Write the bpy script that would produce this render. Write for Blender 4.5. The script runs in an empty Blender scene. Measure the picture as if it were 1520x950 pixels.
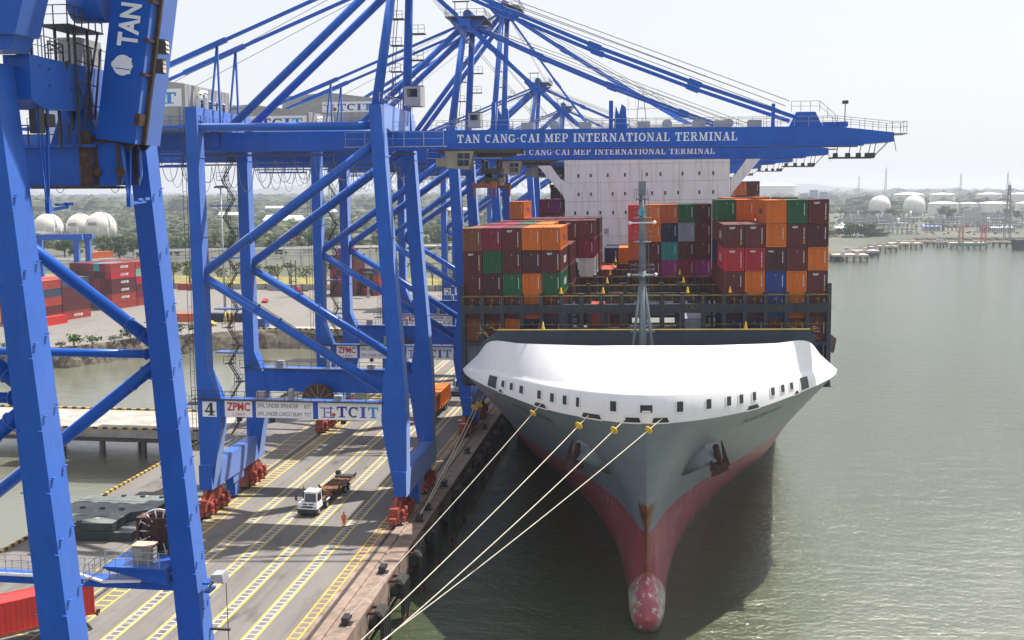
import bpy, math, random
from mathutils import Vector, Matrix
R = math.radians
random.seed(7)
S = bpy.context.scene
COL = S.collection

# ---------------------------------------------------------------- camera
cam_d = bpy.data.cameras.new('camera')
cam = bpy.data.objects.new('camera', cam_d); COL.objects.link(cam)
cam_d.sensor_width = 36.0; cam_d.lens = 36.0*1550/1520
cam_d.clip_start = 0.5; cam_d.clip_end = 40000
rt = Vector((0.99107684, 0.13324677, -0.0034641)); upv = Vector((-0.01299564, 0.12246013, 0.99238835)); fw = Vector((-0.13265676, 0.98348809, -0.12309903))
cam.matrix_world = Matrix(((rt.x, upv.x, -fw.x, 0), (rt.y, upv.y, -fw.y, 0), (rt.z, upv.z, -fw.z, 40), (0, 0, 0, 1)))
S.camera = cam

# ---------------------------------------------------------------- sky, sun, exposure
SUN = Vector((0.36, 0.33, 1.0)).normalized()
elev = math.asin(SUN.z); azim = math.atan2(SUN.x, SUN.y)
w = bpy.data.worlds.new('World'); S.world = w; w.use_nodes = True
nt = w.node_tree; bg = nt.nodes['Background']
sky = nt.nodes.new('ShaderNodeTexSky'); sky.sky_type = 'NISHITA'; sky.sun_disc = False
sky.sun_elevation = elev; sky.sun_rotation = azim; sky.air_density = 1.0; sky.dust_density = 3.0; sky.ozone_density = 1.0; sky.altitude = 0
# a thin overcast veil whitens the whole dome
mixw = nt.nodes.new('ShaderNodeMix'); mixw.data_type = 'RGBA'; mixw.inputs[0].default_value = 0.74
mixw.inputs[7].default_value = (6.0, 6.05, 6.2, 1)
nt.links.new(sky.outputs[0], mixw.inputs[6]); nt.links.new(mixw.outputs[2], bg.inputs[0])
bg.inputs[1].default_value = 0.1
sd = bpy.data.lights.new('sun', 'SUN'); sd.energy = 5.0; sd.angle = R(0.55); sd.color = (1.0, 0.95, 0.87)
sun = bpy.data.objects.new('sun', sd); COL.objects.link(sun)
sun.rotation_euler = (-SUN).to_track_quat('-Z', 'Y').to_euler()
vs = S.view_settings; vs.view_transform = 'Standard'; vs.look = 'None'; vs.exposure = 0.75; vs.gamma = 1.0; vs.use_curve_mapping = False
cy = S.cycles; cy.use_denoising = True; cy.max_bounces = 5; cy.diffuse_bounces = 3; cy.glossy_bounces = 3; cy.volume_bounces = 0; cy.transmission_bounces = 3
cy.use_adaptive_sampling = True; cy.adaptive_threshold = 0.015

# ---------------------------------------------------------------- helpers
class MB:
    def __init__(s): s.v = []; s.f = []; s.sm = []
    def add(s, vs, fs, sm=False):
        n = len(s.v); s.v += [tuple(p) for p in vs]
        for f in fs: s.f.append(tuple(i+n for i in f)); s.sm.append(sm)
        return s
    def box(s, x0, y0, z0, x1, y1, z1):
        if x0 > x1: x0, x1 = x1, x0
        if y0 > y1: y0, y1 = y1, y0
        if z0 > z1: z0, z1 = z1, z0
        return s.add([(x0,y0,z0),(x1,y0,z0),(x1,y1,z0),(x0,y1,z0),(x0,y0,z1),(x1,y0,z1),(x1,y1,z1),(x0,y1,z1)],
            [(0,3,2,1),(4,5,6,7),(0,1,5,4),(1,2,6,5),(2,3,7,6),(3,0,4,7)])
    def hexa(s, bot, top):   # two 4-point loops, counter-clockwise from above
        return s.add(list(bot)+list(top), [(0,3,2,1),(4,5,6,7),(0,1,5,4),(1,2,6,5),(2,3,7,6),(3,0,4,7)])
    def bar(s, p, q, w, h=None, up=(0,0,1)):
        h = h or w; p = Vector(p); q = Vector(q); d = (q-p).normalized(); u = Vector(up)
        if abs(d.dot(u)) > 0.99: u = Vector((0,1,0))
        a = d.cross(u).normalized()*w/2; b = a.cross(d).normalized()*h/2
        c = [-a-b, a-b, a+b, -a+b]
        return s.add([p+k for k in c]+[q+k for k in c], [(3,2,1,0),(4,5,6,7),(0,1,5,4),(1,2,6,5),(2,3,7,6),(3,0,4,7)])
    def tube(s, p, q, r, r2=None, n=10, caps=True):
        r2 = r if r2 is None else r2; p = Vector(p); q = Vector(q); d = (q-p).normalized()
        u = Vector((0,0,1)) if abs(d.z) < 0.95 else Vector((0,1,0))
        a = d.cross(u).normalized(); b = a.cross(d).normalized()
        cs = [(math.cos(2*math.pi*i/n), math.sin(2*math.pi*i/n)) for i in range(n)]
        vs = [p+(a*c+b*t)*r for c, t in cs]+[q+(a*c+b*t)*r2 for c, t in cs]
        k = len(s.v)
        s.add(vs, [((i+1)%n, i, n+i, n+(i+1)%n) for i in range(n)], True)
        if caps:
            s.f.append(tuple(k+i for i in range(n))); s.sm.append(False)
            s.f.append(tuple(k+n+i for i in reversed(range(n)))); s.sm.append(False)
        return s
    def path(s, pts, r, n=6):
        for p, q in zip(pts[:-1], pts[1:]): s.tube(p, q, r, n=n, caps=False)
        return s
    def prism(s, pts, d):     # polygon pts extruded by vector d
        n = len(pts); d = Vector(d); P = [Vector(p) for p in pts]
        return s.add(P+[p+d for p in P], [tuple(range(n-1,-1,-1)), tuple(range(n,2*n))]+[(i,(i+1)%n,n+(i+1)%n,n+i) for i in range(n)])
    def lathe(s, prof, c=(0,0,0), n=16, sm=True):   # (r,z) profile round vertical axis
        k = len(prof); vs = []; fs = []
        for r, z in prof:
            for i in range(n):
                a = 2*math.pi*i/n; vs.append((c[0]+r*math.cos(a), c[1]+r*math.sin(a), c[2]+z))
        for j in range(k-1):
            for i in range(n): fs.append((j*n+i, j*n+(i+1)%n, (j+1)*n+(i+1)%n, (j+1)*n+i))
        return s.add(vs, fs, sm)
    def grid(s, rows, sm=True):
        m = len(rows[0]); vs = [p for r in rows for p in r]
        fs = [(j*m+i, j*m+i+1, (j+1)*m+i+1, (j+1)*m+i) for j in range(len(rows)-1) for i in range(m-1)]
        return s.add(vs, fs, sm)
    def rail(s, pts, h=1.1, t=0.05, step=2.0, mid=True):   # guard rail along a polyline
        for p, q in zip(pts[:-1], pts[1:]):
            p = Vector(p); q = Vector(q); L = (q-p).length; n = max(1, round(L/step))
            for i in range(n+1):
                a = p.lerp(q, i/n); s.bar(a, a+Vector((0,0,h)), t)
            s.bar(p+Vector((0,0,h)), q+Vector((0,0,h)), t)
            if mid: s.bar(p+Vector((0,0,h*.52)), q+Vector((0,0,h*.52)), t*.8)
        return s
    def mesh(s, name, mat, off=(0,0,0)):
        me = bpy.data.meshes.new(name)
        ox, oy, oz = off
        me.from_pydata([(x-ox, y-oy, z-oz) for x, y, z in s.v], [], s.f)
        if any(s.sm): me.polygons.foreach_set('use_smooth', s.sm)
        for m in (mat if isinstance(mat, (list, tuple)) else [mat]): me.materials.append(m)
        me.update(); return me

def link(name, me, parent=None, loc=(0,0,0), rz=0):
    o = bpy.data.objects.new(name, me); COL.objects.link(o)
    o.location = loc; o.rotation_euler = (0,0,rz)
    if parent: o.parent = parent
    return o
def rootloc(p):
    while p.parent: p = p.parent
    return tuple(p.location)
def tag(o, label=None, cat=None, group=None, kind=None):
    if label: o['label'] = label
    if cat: o['category'] = cat
    if group: o['group'] = group
    if kind: o['kind'] = kind
    return o
def thing(name, label, cat, loc=(0,0,0), rz=0, group=None):
    o = link(name, None, None, loc, rz); o.empty_display_size = 0.5
    return tag(o, label, cat, group)
def part(parent, name, mb, mat, world=True, label=None, kind=None):
    off = rootloc(parent) if world else (0,0,0)
    o = link(name, mb.mesh(name, mat, off), parent)
    return tag(o, label, None, None, kind)
def islands(mb):
    par = list(range(len(mb.v)))
    def fnd(a):
        while par[a] != a: par[a] = par[par[a]]; a = par[a]
        return a
    for f in mb.f:
        for k in f[1:]: par[fnd(k)] = fnd(f[0])
    out = {}
    for f, s in zip(mb.f, mb.sm): out.setdefault(fnd(f[0]), []).append((f, s))
    res = []
    for fs in out.values():
        m = MB(); mp = {}
        for f, s in fs:
            g = []
            for k in f:
                if k not in mp: mp[k] = len(m.v); m.v.append(mb.v[k])
                g.append(mp[k])
            m.f.append(tuple(g)); m.sm.append(s)
        res.append(m)
    return res
def parts(parent, name, mb, mat, world=True):   # one object for each separate piece
    return [part(parent, name, q, mat, world) for q in islands(mb)]
def solo(name, mb, mat, label, cat, loc=(0,0,0), group=None, kind=None, world=True):
    o = link(name, mb.mesh(name, mat, loc if world else (0,0,0)), None, loc)
    return tag(o, label, cat, group, kind)
def structure(name, mb, mat, loc=(0,0,0)):
    o = link(name, mb.mesh(name, mat, loc), None, loc); o['kind'] = 'structure'; return o
def clone(o, parent=None, skip=()):
    c = o.copy(); COL.objects.link(c); c.parent = parent
    for ch in [x for x in COL.objects if x.parent == o]:
        if ch.name.split('.')[0] not in skip: clone(ch, c, skip)
    return c

# ---------------------------------------------------------------- materials
MATS = {}
def mat(name, col, rough=0.6, metal=0.0, var=0.12, scale=0.6, bump=0.0, bscale=8.0, dirt=None, dirt_amt=0.0, dirt_scale=0.4, streak=False, rnd=0.0, spec=0.5):
    if name in MATS: return MATS[name]
    m = bpy.data.materials.new(name); m.use_nodes = True; t = m.node_tree; b = t.nodes['Principled BSDF']
    b.inputs['Roughness'].default_value = rough; b.inputs['Metallic'].default_value = metal
    b.inputs['Specular IOR Level'].default_value = spec
    tc = t.nodes.new('ShaderNodeTexCoord')
    n = t.nodes.new('ShaderNodeTexNoise'); n.inputs['Scale'].default_value = scale; n.inputs['Detail'].default_value = 6
    t.links.new(tc.outputs['Object'], n.inputs['Vector'])
    mr = t.nodes.new('ShaderNodeMapRange'); mr.inputs[1].default_value = 0.3; mr.inputs[2].default_value = 0.7
    mr.inputs[3].default_value = 1-var; mr.inputs[4].default_value = 1+var
    t.links.new(n.outputs['Fac'], mr.inputs[0])
    mul = t.nodes.new('ShaderNodeVectorMath'); mul.operation = 'SCALE'; mul.inputs[0].default_value = col[:3]
    t.links.new(mr.outputs[0], mul.inputs['Scale'])
    out = mul.outputs[0]
    if rnd:
        oi = t.nodes.new('ShaderNodeObjectInfo'); m2 = t.nodes.new('ShaderNodeMapRange'); m2.inputs[3].default_value = 1-rnd; m2.inputs[4].default_value = 1+rnd
        t.links.new(oi.outputs['Random'], m2.inputs[0])
        mu2 = t.nodes.new('ShaderNodeVectorMath'); mu2.operation = 'SCALE'; t.links.new(out, mu2.inputs[0]); t.links.new(m2.outputs[0], mu2.inputs['Scale']); out = mu2.outputs[0]
    if dirt:
        mp = t.nodes.new('ShaderNodeMapping'); t.links.new(tc.outputs['Object'], mp.inputs[0])
        mp.inputs['Scale'].default_value = (3, 3, 0.25) if streak else (1, 1, 1)
        n2 = t.nodes.new('ShaderNodeTexNoise'); n2.inputs['Scale'].default_value = dirt_scale; n2.inputs['Detail'].default_value = 8; n2.inputs['Roughness'].default_value = 0.65
        t.links.new(mp.outputs[0], n2.inputs['Vector'])
        r2 = t.nodes.new('ShaderNodeMapRange'); r2.inputs[1].default_value = 0.5; r2.inputs[2].default_value = 0.75; r2.inputs[3].default_value = 0; r2.inputs[4].default_value = dirt_amt
        t.links.new(n2.outputs['Fac'], r2.inputs[0])
        mx = t.nodes.new('ShaderNodeMix'); mx.data_type = 'RGBA'; t.links.new(r2.outputs[0], mx.inputs[0]); t.links.new(out, mx.inputs[6]); mx.inputs[7].default_value = (*dirt, 1)
        out = mx.outputs[2]
    t.links.new(out, b.inputs['Base Color'])
    if bump:
        n3 = t.nodes.new('ShaderNodeTexNoise'); n3.inputs['Scale'].default_value = bscale; n3.inputs['Detail'].default_value = 4
        t.links.new(tc.outputs['Object'], n3.inputs['Vector'])
        bp = t.nodes.new('ShaderNodeBump'); bp.inputs['Strength'].default_value = bump; bp.inputs['Distance'].default_value = 0.05
        t.links.new(n3.outputs['Fac'], bp.inputs['Height']); t.links.new(bp.outputs[0], b.inputs['Normal'])
    MATS[name] = m; return m

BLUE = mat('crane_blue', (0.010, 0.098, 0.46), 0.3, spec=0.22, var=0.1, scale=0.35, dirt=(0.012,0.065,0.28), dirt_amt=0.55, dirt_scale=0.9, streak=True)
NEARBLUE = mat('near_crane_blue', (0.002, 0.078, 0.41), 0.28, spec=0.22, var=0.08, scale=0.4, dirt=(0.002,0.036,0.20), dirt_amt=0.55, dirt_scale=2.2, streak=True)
GALV = mat('galvanised_steel', (0.33, 0.34, 0.36), 0.5, 0.3)
DARKST = mat('dark_steel', (0.05, 0.05, 0.055), 0.55, 0.2)
RUST = mat("rusty_steel", (0.085, 0.035, 0.02), 0.8, var=0.4, scale=2)
BOGIE = mat('bogie_red', (0.31, 0.055, 0.035), 0.55, var=0.25, scale=1.5, dirt=(0.05,0.03,0.025), dirt_amt=0.8, dirt_scale=1.2)
WHITE = mat('white_paint', (0.78, 0.78, 0.80), 0.45, var=0.03, scale=0.5)
LETTER = mat('letter_white', (0.72, 0.74, 0.80), 0.5, var=0.04)
HOUSE = mat('house_grey', (0.34, 0.335, 0.32), 0.55, var=0.06, dirt=(0.2,0.18,0.15), dirt_amt=0.4, streak=True)
CABTAN = mat('cab_beige', (0.26, 0.23, 0.18), 0.5, var=0.12, dirt=(0.15,0.1,0.06), dirt_amt=0.6, streak=True)
GLASS = mat('dark_glass', (0.02, 0.03, 0.035), 0.08, var=0.0, spec=0.8)
for _m in (BLUE, NEARBLUE):      # pale sheen added to imitate glare on the sunlit faces at grazing angles
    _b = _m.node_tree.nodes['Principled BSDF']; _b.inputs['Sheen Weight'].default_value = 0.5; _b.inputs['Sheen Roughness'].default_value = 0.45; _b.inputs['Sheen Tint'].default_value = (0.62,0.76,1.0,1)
BLACK = mat('black_paint', (0.02, 0.02, 0.025), 0.5)
RED = mat('red_paint', (0.5, 0.02, 0.03), 0.5)
ROPE = mat('rope', (0.62, 0.57, 0.47), 0.85, var=0.15, scale=3)
WIRE = mat('wire_rope', (0.12, 0.12, 0.13), 0.6)
YELLOW = mat('yellow_paint', (0.60, 0.42, 0.04), 0.6, var=0.25, scale=0.8, dirt=(0.25,0.2,0.12), dirt_amt=0.7, dirt_scale=1.2)
YELLOWO = mat('worn_yellow_paint', (0.62, 0.33, 0.05), 0.65, var=0.3, scale=0.8, dirt=(0.3,0.22,0.15), dirt_amt=0.7, dirt_scale=1.2)
LINEWHITE = mat('line_white', (0.46, 0.44, 0.41), 0.7, var=0.25, scale=1.2, dirt=(0.25,0.24,0.22), dirt_amt=0.7, dirt_scale=1.5)
# ---------------------------------------------------------------- ground materials
def asphalt(name, c1, c2, sc=0.08, stain=0.5):
    m = bpy.data.materials.new(name); m.use_nodes = True; t = m.node_tree; b = t.nodes['Principled BSDF']
    b.inputs['Roughness'].default_value = 0.85; b.inputs['Specular IOR Level'].default_value = 0.3
    tc = t.nodes.new('ShaderNodeTexCoord'); mp = t.nodes.new('ShaderNodeMapping'); mp.inputs['Scale'].default_value = (1, 0.35, 1); t.links.new(tc.outputs['Object'], mp.inputs[0])
    n = t.nodes.new('ShaderNodeTexNoise'); n.inputs['Scale'].default_value = sc; n.inputs['Detail'].default_value = 9; n.inputs['Roughness'].default_value = 0.62
    t.links.new(mp.outputs[0], n.inputs['Vector'])
    r = t.nodes.new('ShaderNodeValToRGB'); r.color_ramp.elements[0].position = 0.34; r.color_ramp.elements[1].position = 0.68
    r.color_ramp.elements[0].color = (*c1, 1); r.color_ramp.elements[1].color = (*c2, 1); t.links.new(n.outputs['Fac'], r.inputs[0])
    n2 = t.nodes.new('ShaderNodeTexNoise'); n2.inputs['Scale'].default_value = 0.55; n2.inputs['Detail'].default_value = 5; t.links.new(mp.outputs[0], n2.inputs['Vector'])
    mr = t.nodes.new('ShaderNodeMapRange'); mr.inputs[1].default_value = 0.56; mr.inputs[2].default_value = 0.74; mr.inputs[3].default_value = 1; mr.inputs[4].default_value = 1-stain
    t.links.new(n2.outputs['Fac'], mr.inputs[0])
    mu = t.nodes.new('ShaderNodeVectorMath'); mu.operation = 'SCALE'; t.links.new(r.outputs[0], mu.inputs[0]); t.links.new(mr.outputs[0], mu.inputs['Scale'])
    n3 = t.nodes.new('ShaderNodeTexNoise'); n3.inputs['Scale'].default_value = 9; n3.inputs['Detail'].default_value = 3; t.links.new(tc.outputs['Object'], n3.inputs['Vector'])
    m3 = t.nodes.new('ShaderNodeMapRange'); m3.inputs[3].default_value = 0.82; m3.inputs[4].default_value = 1.18; t.links.new(n3.outputs['Fac'], m3.inputs[0])
    mu2 = t.nodes.new('ShaderNodeVectorMath'); mu2.operation = 'SCALE'; t.links.new(mu.outputs[0], mu2.inputs[0]); t.links.new(m3.outputs[0], mu2.inputs['Scale'])
    # long tyre tracks and rubber streaks along the lanes
    mp2 = t.nodes.new('ShaderNodeMapping'); mp2.inputs['Scale'].default_value = (1.3, 0.035, 1); t.links.new(tc.outputs['Object'], mp2.inputs[0])
    n4 = t.nodes.new('ShaderNodeTexNoise'); n4.inputs['Scale'].default_value = 1.0; n4.inputs['Detail'].default_value = 5; t.links.new(mp2.outputs[0], n4.inputs['Vector'])
    m4 = t.nodes.new('ShaderNodeMapRange'); m4.inputs[1].default_value = 0.5; m4.inputs[2].default_value = 0.72; m4.inputs[3].default_value = 1; m4.inputs[4].default_value = 0.8; t.links.new(n4.outputs['Fac'], m4.inputs[0])
    mu3 = t.nodes.new('ShaderNodeVectorMath'); mu3.operation = 'SCALE'; t.links.new(mu2.outputs[0], mu3.inputs[0]); t.links.new(m4.outputs[0], mu3.inputs['Scale'])
    t.links.new(mu3.outputs[0], b.inputs['Base Color'])
    MATS[name] = m; return m
ASPH = asphalt('deck_asphalt', (0.135,0.125,0.118), (0.20,0.185,0.172))
YARD = asphalt('yard_concrete', (0.16,0.15,0.14), (0.21,0.195,0.18), 0.02, 0.25)
CONC = mat('coping_concrete', (0.24, 0.175, 0.14), 0.85, var=0.3, scale=0.7, dirt=(0.09,0.07,0.055), dirt_amt=0.85, dirt_scale=0.8, bump=0.3, bscale=3, rnd=0.12)
WALLC = mat('sea_wall_concrete', (0.20, 0.155, 0.11), 0.9, var=0.4, scale=0.8, dirt=(0.07,0.06,0.045), dirt_amt=0.9, dirt_scale=0.7, bump=0.5, bscale=2)
PIER = mat('pier_concrete', (0.33, 0.31, 0.28), 0.85, var=0.2, scale=0.3, dirt=(0.12,0.11,0.1), dirt_amt=0.7, dirt_scale=0.4)
PILE = mat('pile_concrete', (0.10, 0.09, 0.08), 0.9, var=0.3)
RUBBER = mat('black_rubber', (0.018, 0.018, 0.018), 0.7, var=0.3, scale=2)
STEELRAIL = mat('rail_steel', (0.10, 0.075, 0.065), 0.5, 0.4)
GROOVE = mat('groove_dirt', (0.045, 0.036, 0.032), 0.9, var=0.3)
LAND = asphalt('land_earth', (0.06,0.072,0.05), (0.125,0.122,0.095), 0.012, 0.5)
BANK = mat('bank_rock', (0.10, 0.085, 0.065), 0.95, var=0.6, scale=0.9, bump=0.8, bscale=1.5)
GRASS = mat('dry_grass', (0.20, 0.165, 0.045), 0.95, var=0.4, scale=0.15, dirt=(0.09,0.12,0.03), dirt_amt=0.9, dirt_scale=0.05)

def water_mat():
    m = bpy.data.materials.new('river_water'); m.use_nodes = True; t = m.node_tree; b = t.nodes['Principled BSDF']
    tc = t.nodes.new('ShaderNodeTexCoord')
    n0 = t.nodes.new('ShaderNodeTexNoise'); n0.inputs['Scale'].default_value = 0.012; n0.inputs['Detail'].default_value = 4; t.links.new(tc.outputs['Object'], n0.inputs['Vector'])
    r = t.nodes.new('ShaderNodeValToRGB'); r.color_ramp.elements[0].position = 0.3; r.color_ramp.elements[1].position = 0.75
    r.color_ramp.elements[0].color = (0.038,0.054,0.022,1); r.color_ramp.elements[1].color = (0.056,0.069,0.035,1)
    t.links.new(n0.outputs['Fac'], r.inputs[0]); sx = t.nodes.new('ShaderNodeSeparateXYZ'); t.links.new(tc.outputs['Object'], sx.inputs[0]); ms = t.nodes.new('ShaderNodeMapRange'); ms.inputs[1].default_value = -80; ms.inputs[2].default_value = -60; t.links.new(sx.outputs['X'], ms.inputs[0])
    mxc = t.nodes.new('ShaderNodeMix'); mxc.data_type = 'RGBA'; mxc.inputs[6].default_value = (0.125,0.128,0.095,1); t.links.new(ms.outputs[0], mxc.inputs[0]); t.links.new(r.outputs[0], mxc.inputs[7]); t.links.new(mxc.outputs[2], b.inputs['Base Color'])
    b.inputs['Roughness'].default_value = 0.12; b.inputs['IOR'].default_value = 1.85
    mp = t.nodes.new('ShaderNodeMapping'); mp.inputs['Rotation'].default_value = (0,0,R(20)); mp.inputs['Scale'].default_value = (0.75, 1.5, 1); t.links.new(tc.outputs['Object'], mp.inputs[0])
    n1 = t.nodes.new('ShaderNodeTexNoise'); n1.inputs['Scale'].default_value = 1.5; n1.inputs['Detail'].default_value = 5; n1.inputs['Roughness'].default_value = 0.6; t.links.new(mp.outputs[0], n1.inputs['Vector'])
    n2 = t.nodes.new('ShaderNodeTexNoise'); n2.inputs['Scale'].default_value = 0.22; n2.inputs['Detail'].default_value = 3; t.links.new(mp.outputs[0], n2.inputs['Vector'])
    ad = t.nodes.new('ShaderNodeMath'); ad.operation = 'MULTIPLY_ADD'; t.links.new(n2.outputs['Fac'], ad.inputs[0]); ad.inputs[1].default_value = 1.6; t.links.new(n1.outputs['Fac'], ad.inputs[2])
    bp = t.nodes.new('ShaderNodeBump'); bp.inputs['Distance'].default_value = 0.20
    sx = t.nodes.new('ShaderNodeSeparateXYZ'); t.links.new(tc.outputs['Object'], sx.inputs[0]); ms = t.nodes.new('ShaderNodeMapRange'); ms.inputs[1].default_value = -80; ms.inputs[2].default_value = -60; ms.inputs[3].default_value = 0.22; ms.inputs[4].default_value = 1.0; t.links.new(sx.outputs['X'], ms.inputs[0]); t.links.new(ms.outputs[0], bp.inputs['Strength'])
    t.links.new(ad.outputs[0], bp.inputs['Height']); t.links.new(bp.outputs[0], b.inputs['Normal'])
    return m
WATER = water_mat()
WZ = -5.0
E = 12000
m = MB(); m.add([(-E,-300,WZ),(E,-300,WZ),(E,E,WZ),(-E,E,WZ)], [(0,1,2,3)]); structure('river_water', m, WATER)

# far land: sheets with a sloping bank down into the water
def land(name, poly, z, mt, drop=7.0, out=4.0, loc=(0,0,0)):
    m = MB(); n = len(poly); cx = sum(p[0] for p in poly)/n; cyy = sum(p[1] for p in poly)/n
    m.add([(x,y,z) for x,y in poly], [tuple(range(n))])
    return structure(name, m, mt)
left_shore = [(-400,215),(-250,232),(-175,243),(-150,252),(-139,270),(-118,287),(-95,291),(-72,300)]
def bank(name, line, z, mt, side):
    m = MB(); rows = [[], [], [], []]; rr = random.Random(3); pts = []
    for p, q in zip(line[:-1], line[1:]):
        L = math.dist(p, q); k = max(2, int(L/3))
        for i in range(k): pts.append((p[0]+(q[0]-p[0])*i/k, p[1]+(q[1]-p[1])*i/k))
    pts.append(line[-1])
    for x, y in pts:
        for j, (f, dz) in enumerate(((0,0),(1.2,-1.2),(2.8,-3.4),(4.5,-7.0))):
            jit = 0 if j == 0 else 0.7
            rows[j].append((x+side[0]*f+rr.uniform(-jit,jit), y+side[1]*f+rr.uniform(-jit,jit), z+dz+rr.uniform(-jit,jit)*.7))
    m.grid(rows, False); structure(name, m, mt)
land('yard_ground', left_shore+[(-72,408),(-1200,430),(-1200,215)], 0.0, YARD)
bank('shore_bank', left_shore, 0.0, BANK, (0.45,-0.9))
land('grass_field', [(-72,408.02),(-72,470),(-1500,520),(-1500,438)], -0.02, GRASS)
right_shore = [(60,640),(118,690),(160,800),(215,905),(330,925),(600,960),(1100,1050),(5000,2400)]
land('mainland', [(-72,470.02),(-72,640)]+right_shore+[(11000,11500),(-11000,11500),(-11000,520),(-1500,520.02)], -0.04, LAND)
bank('mainland_bank', right_shore, -0.04, BANK, (0.7,-0.7))

# quay: deck sheet with asphalt, coping blocks, sea wall, piles, rails and paint
Y0Q, Y1Q = 30.0, 640.0
m = MB(); m.box(-72,Y0Q,-2.4,-31.0,Y1Q,0.0); deck = structure('quay_deck', m, ASPH)
m = MB()
blk = None; y = Y0Q; k = 0
bm = MB(); bm.box(-31.0,0.012,-2.6,-29.05,5.788,0.06); bm.box(-28.62,0.012,-2.6,-26.8,5.788,0.06); bm.box(-29.05,0.012,-2.6,-28.62,5.788,-0.12)
bme = bm.mesh('coping_block', CONC)
while y < 420:
    o = link('coping_block', bme, deck, (0,y,0.0)); y += 5.8; k += 1
m = MB(); m.box(-31.0,y,-2.6,-26.8,Y1Q,0.06); part(deck, 'coping_strip', m, CONC)
m = MB(); m.box(-33.0,Y0Q,-2.55,-27.2,Y1Q,-2.5); m.box(-27.25,Y0Q,-3.6,-27.05,Y1Q,-2.4); part(deck, 'sea_wall', m, WALLC)
pm = MB(); pm.tube((0,0,-9),(0,0,-2.4),0.45,n=10); pme = pm.mesh('pile', PILE)
for i in range(34):
    link('pile', pme, deck, (-28.4, 60+i*6.6, 0)); 
    if i < 26: link('pile', pme, deck, (-33.5, 60+i*6.6, 0))
m = MB(); m.box(-27.0,Y0Q,-8.5,-71.5,Y1Q,-7); 
m = MB(); m.box(-36,Y0Q,-9,-35.5,Y1Q,-2.45); m.box(-71.6,Y0Q,-9,-71.2,Y1Q,-2.45); part(deck, 'retaining_wall', m, PILE)
for x in (-30.25, -54.45):
    m = MB(); m.box(x-.22,Y0Q,0.004,x+.22,Y1Q,0.008+(.06 if x > -31 else 0)); part(deck, 'rail_groove', m, GROOVE)
    m = MB(); m.box(x-.05,Y0Q,0.0,x+.05,Y1Q,0.05+(.06 if x > -31 else 0)); part(deck, 'crane_rail', m, STEELRAIL)
def ladder(x0, x1, ya, yb, step, lw, mt, rung=0.16, z=0.004):
    m = MB()
    for x in (x0, x1-lw): m.add([(x,ya,z),(x+lw,ya,z),(x+lw,yb,z),(x,yb,z)], [(0,1,2,3)])
    y = ya
    while y < yb:
        m.add([(x0+lw,y,z),(x1-lw,y,z),(x1-lw,y+rung,z),(x0+lw,y+rung,z)], [(0,1,2,3)]); y += step
    return m
part(deck, 'rail_hatching', ladder(-32.2,-31.02,Y0Q,400,1.15,.2,YELLOWO,.2), YELLOWO)
m = MB(); part(deck, 'rail_hatching', ladder(-53.75,-52.0,Y0Q,400,1.25,.2,YELLOW,.2), YELLOW)
part(deck, 'rail_hatching', ladder(-58.4,-55.0,Y0Q,400,3.0,.14,YELLOW,.14), YELLOW)
for x0 in (-48.85, -44.75, -40.55, -36.3):
    x1 = x0+1.38
    m = MB(); w_ = .17
    for x in (x0, x1-w_): m.add([(x,Y0Q,.004),(x+w_,Y0Q,.004),(x+w_,400,.004),(x,400,.004)], [(0,1,2,3)])
    part(deck, 'lane_line', m, YELLOW)
    m = MB(); a, b_ = x0+w_+.06, x1-w_-.06
    m.add([(a,Y0Q,.004),(a+.1,Y0Q,.004),(a+.1,400,.004),(a,400,.004)], [(0,1,2,3)])
    m.add([(b_-.1,Y0Q,.004),(b_,Y0Q,.004),(b_,400,.004),(b_-.1,400,.004)], [(0,1,2,3)])
    y = Y0Q
    while y < 400:
        m.add([(a+.1,y,.004),(b_-.1,y,.004),(b_-.1,y+.17,.004),(a+.1,y+.17,.004)], [(0,1,2,3)]); y += .93
    part(deck, 'lane_marking', m, LINEWHITE)
# striped kerb at the back of the deck
KERBY = mat('kerb_yellow', (0.55,0.33,0.05), 0.7, var=0.3); KERBB = mat('kerb_black', (0.04,0.035,0.03), 0.8)
def kerb(parent, p, q, w_=0.35, h=0.3, seg=0.6):
    a = MB(); b_ = MB(); p = Vector(p); q = Vector(q); n = int((q-p).length/seg)
    for i in range(n): (a if i % 2 else b_).bar(p.lerp(q,i/n)+Vector((0,0,h/2)), p.lerp(q,(i+1)/n)+Vector((0,0,h/2)), w_, h)
    part(parent, 'kerb_stripe', a, KERBY); part(parent, 'kerb_stripe', b_, KERBB)
kerb(deck, (-71.75,60,0), (-71.75,161,0)); kerb(deck, (-71.75,179,0), (-71.75,300,0))
# access bridge to the shore
m = MB(); m.box(-330,163.0,-1.4,-72.02,178.5,-0.01); br = structure('access_bridge', m, PIER)
m = MB(); m.box(-330,163.6,-2.3,-72.5,164.6,-1.4); m.box(-330,176.6,-2.3,-72.5,177.6,-1.4)
part(br, 'edge_beam', m, PILE)
for i in range(22):
    for yy in (164.1, 171, 177.1):
        if yy == 171: continue
        o = link('bridge_pile', pme, br, (-78-i*7.5, yy, 0))
kerb(br, (-330,163.2,0), (-72.5,163.2,0), .35,.32,.9); kerb(br, (-330,178.3,0), (-72.5,178.3,0), .35,.32,.9)
# second trestle to the shore further along
m = MB(); m.box(-118,289.5,-1.5,-72.02,297,0.02); b2 = structure('trestle_bridge', m, PIER)
m = MB()
for i in range(8): m.box(-116+i*6,290,-8,-115.2+i*6,296,-1.5)
part(b2, 'trestle_pier', m, PILE)
kerb(b2, (-118,289.7,0), (-72.5,289.7,0), .4,.5,.9)
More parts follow.
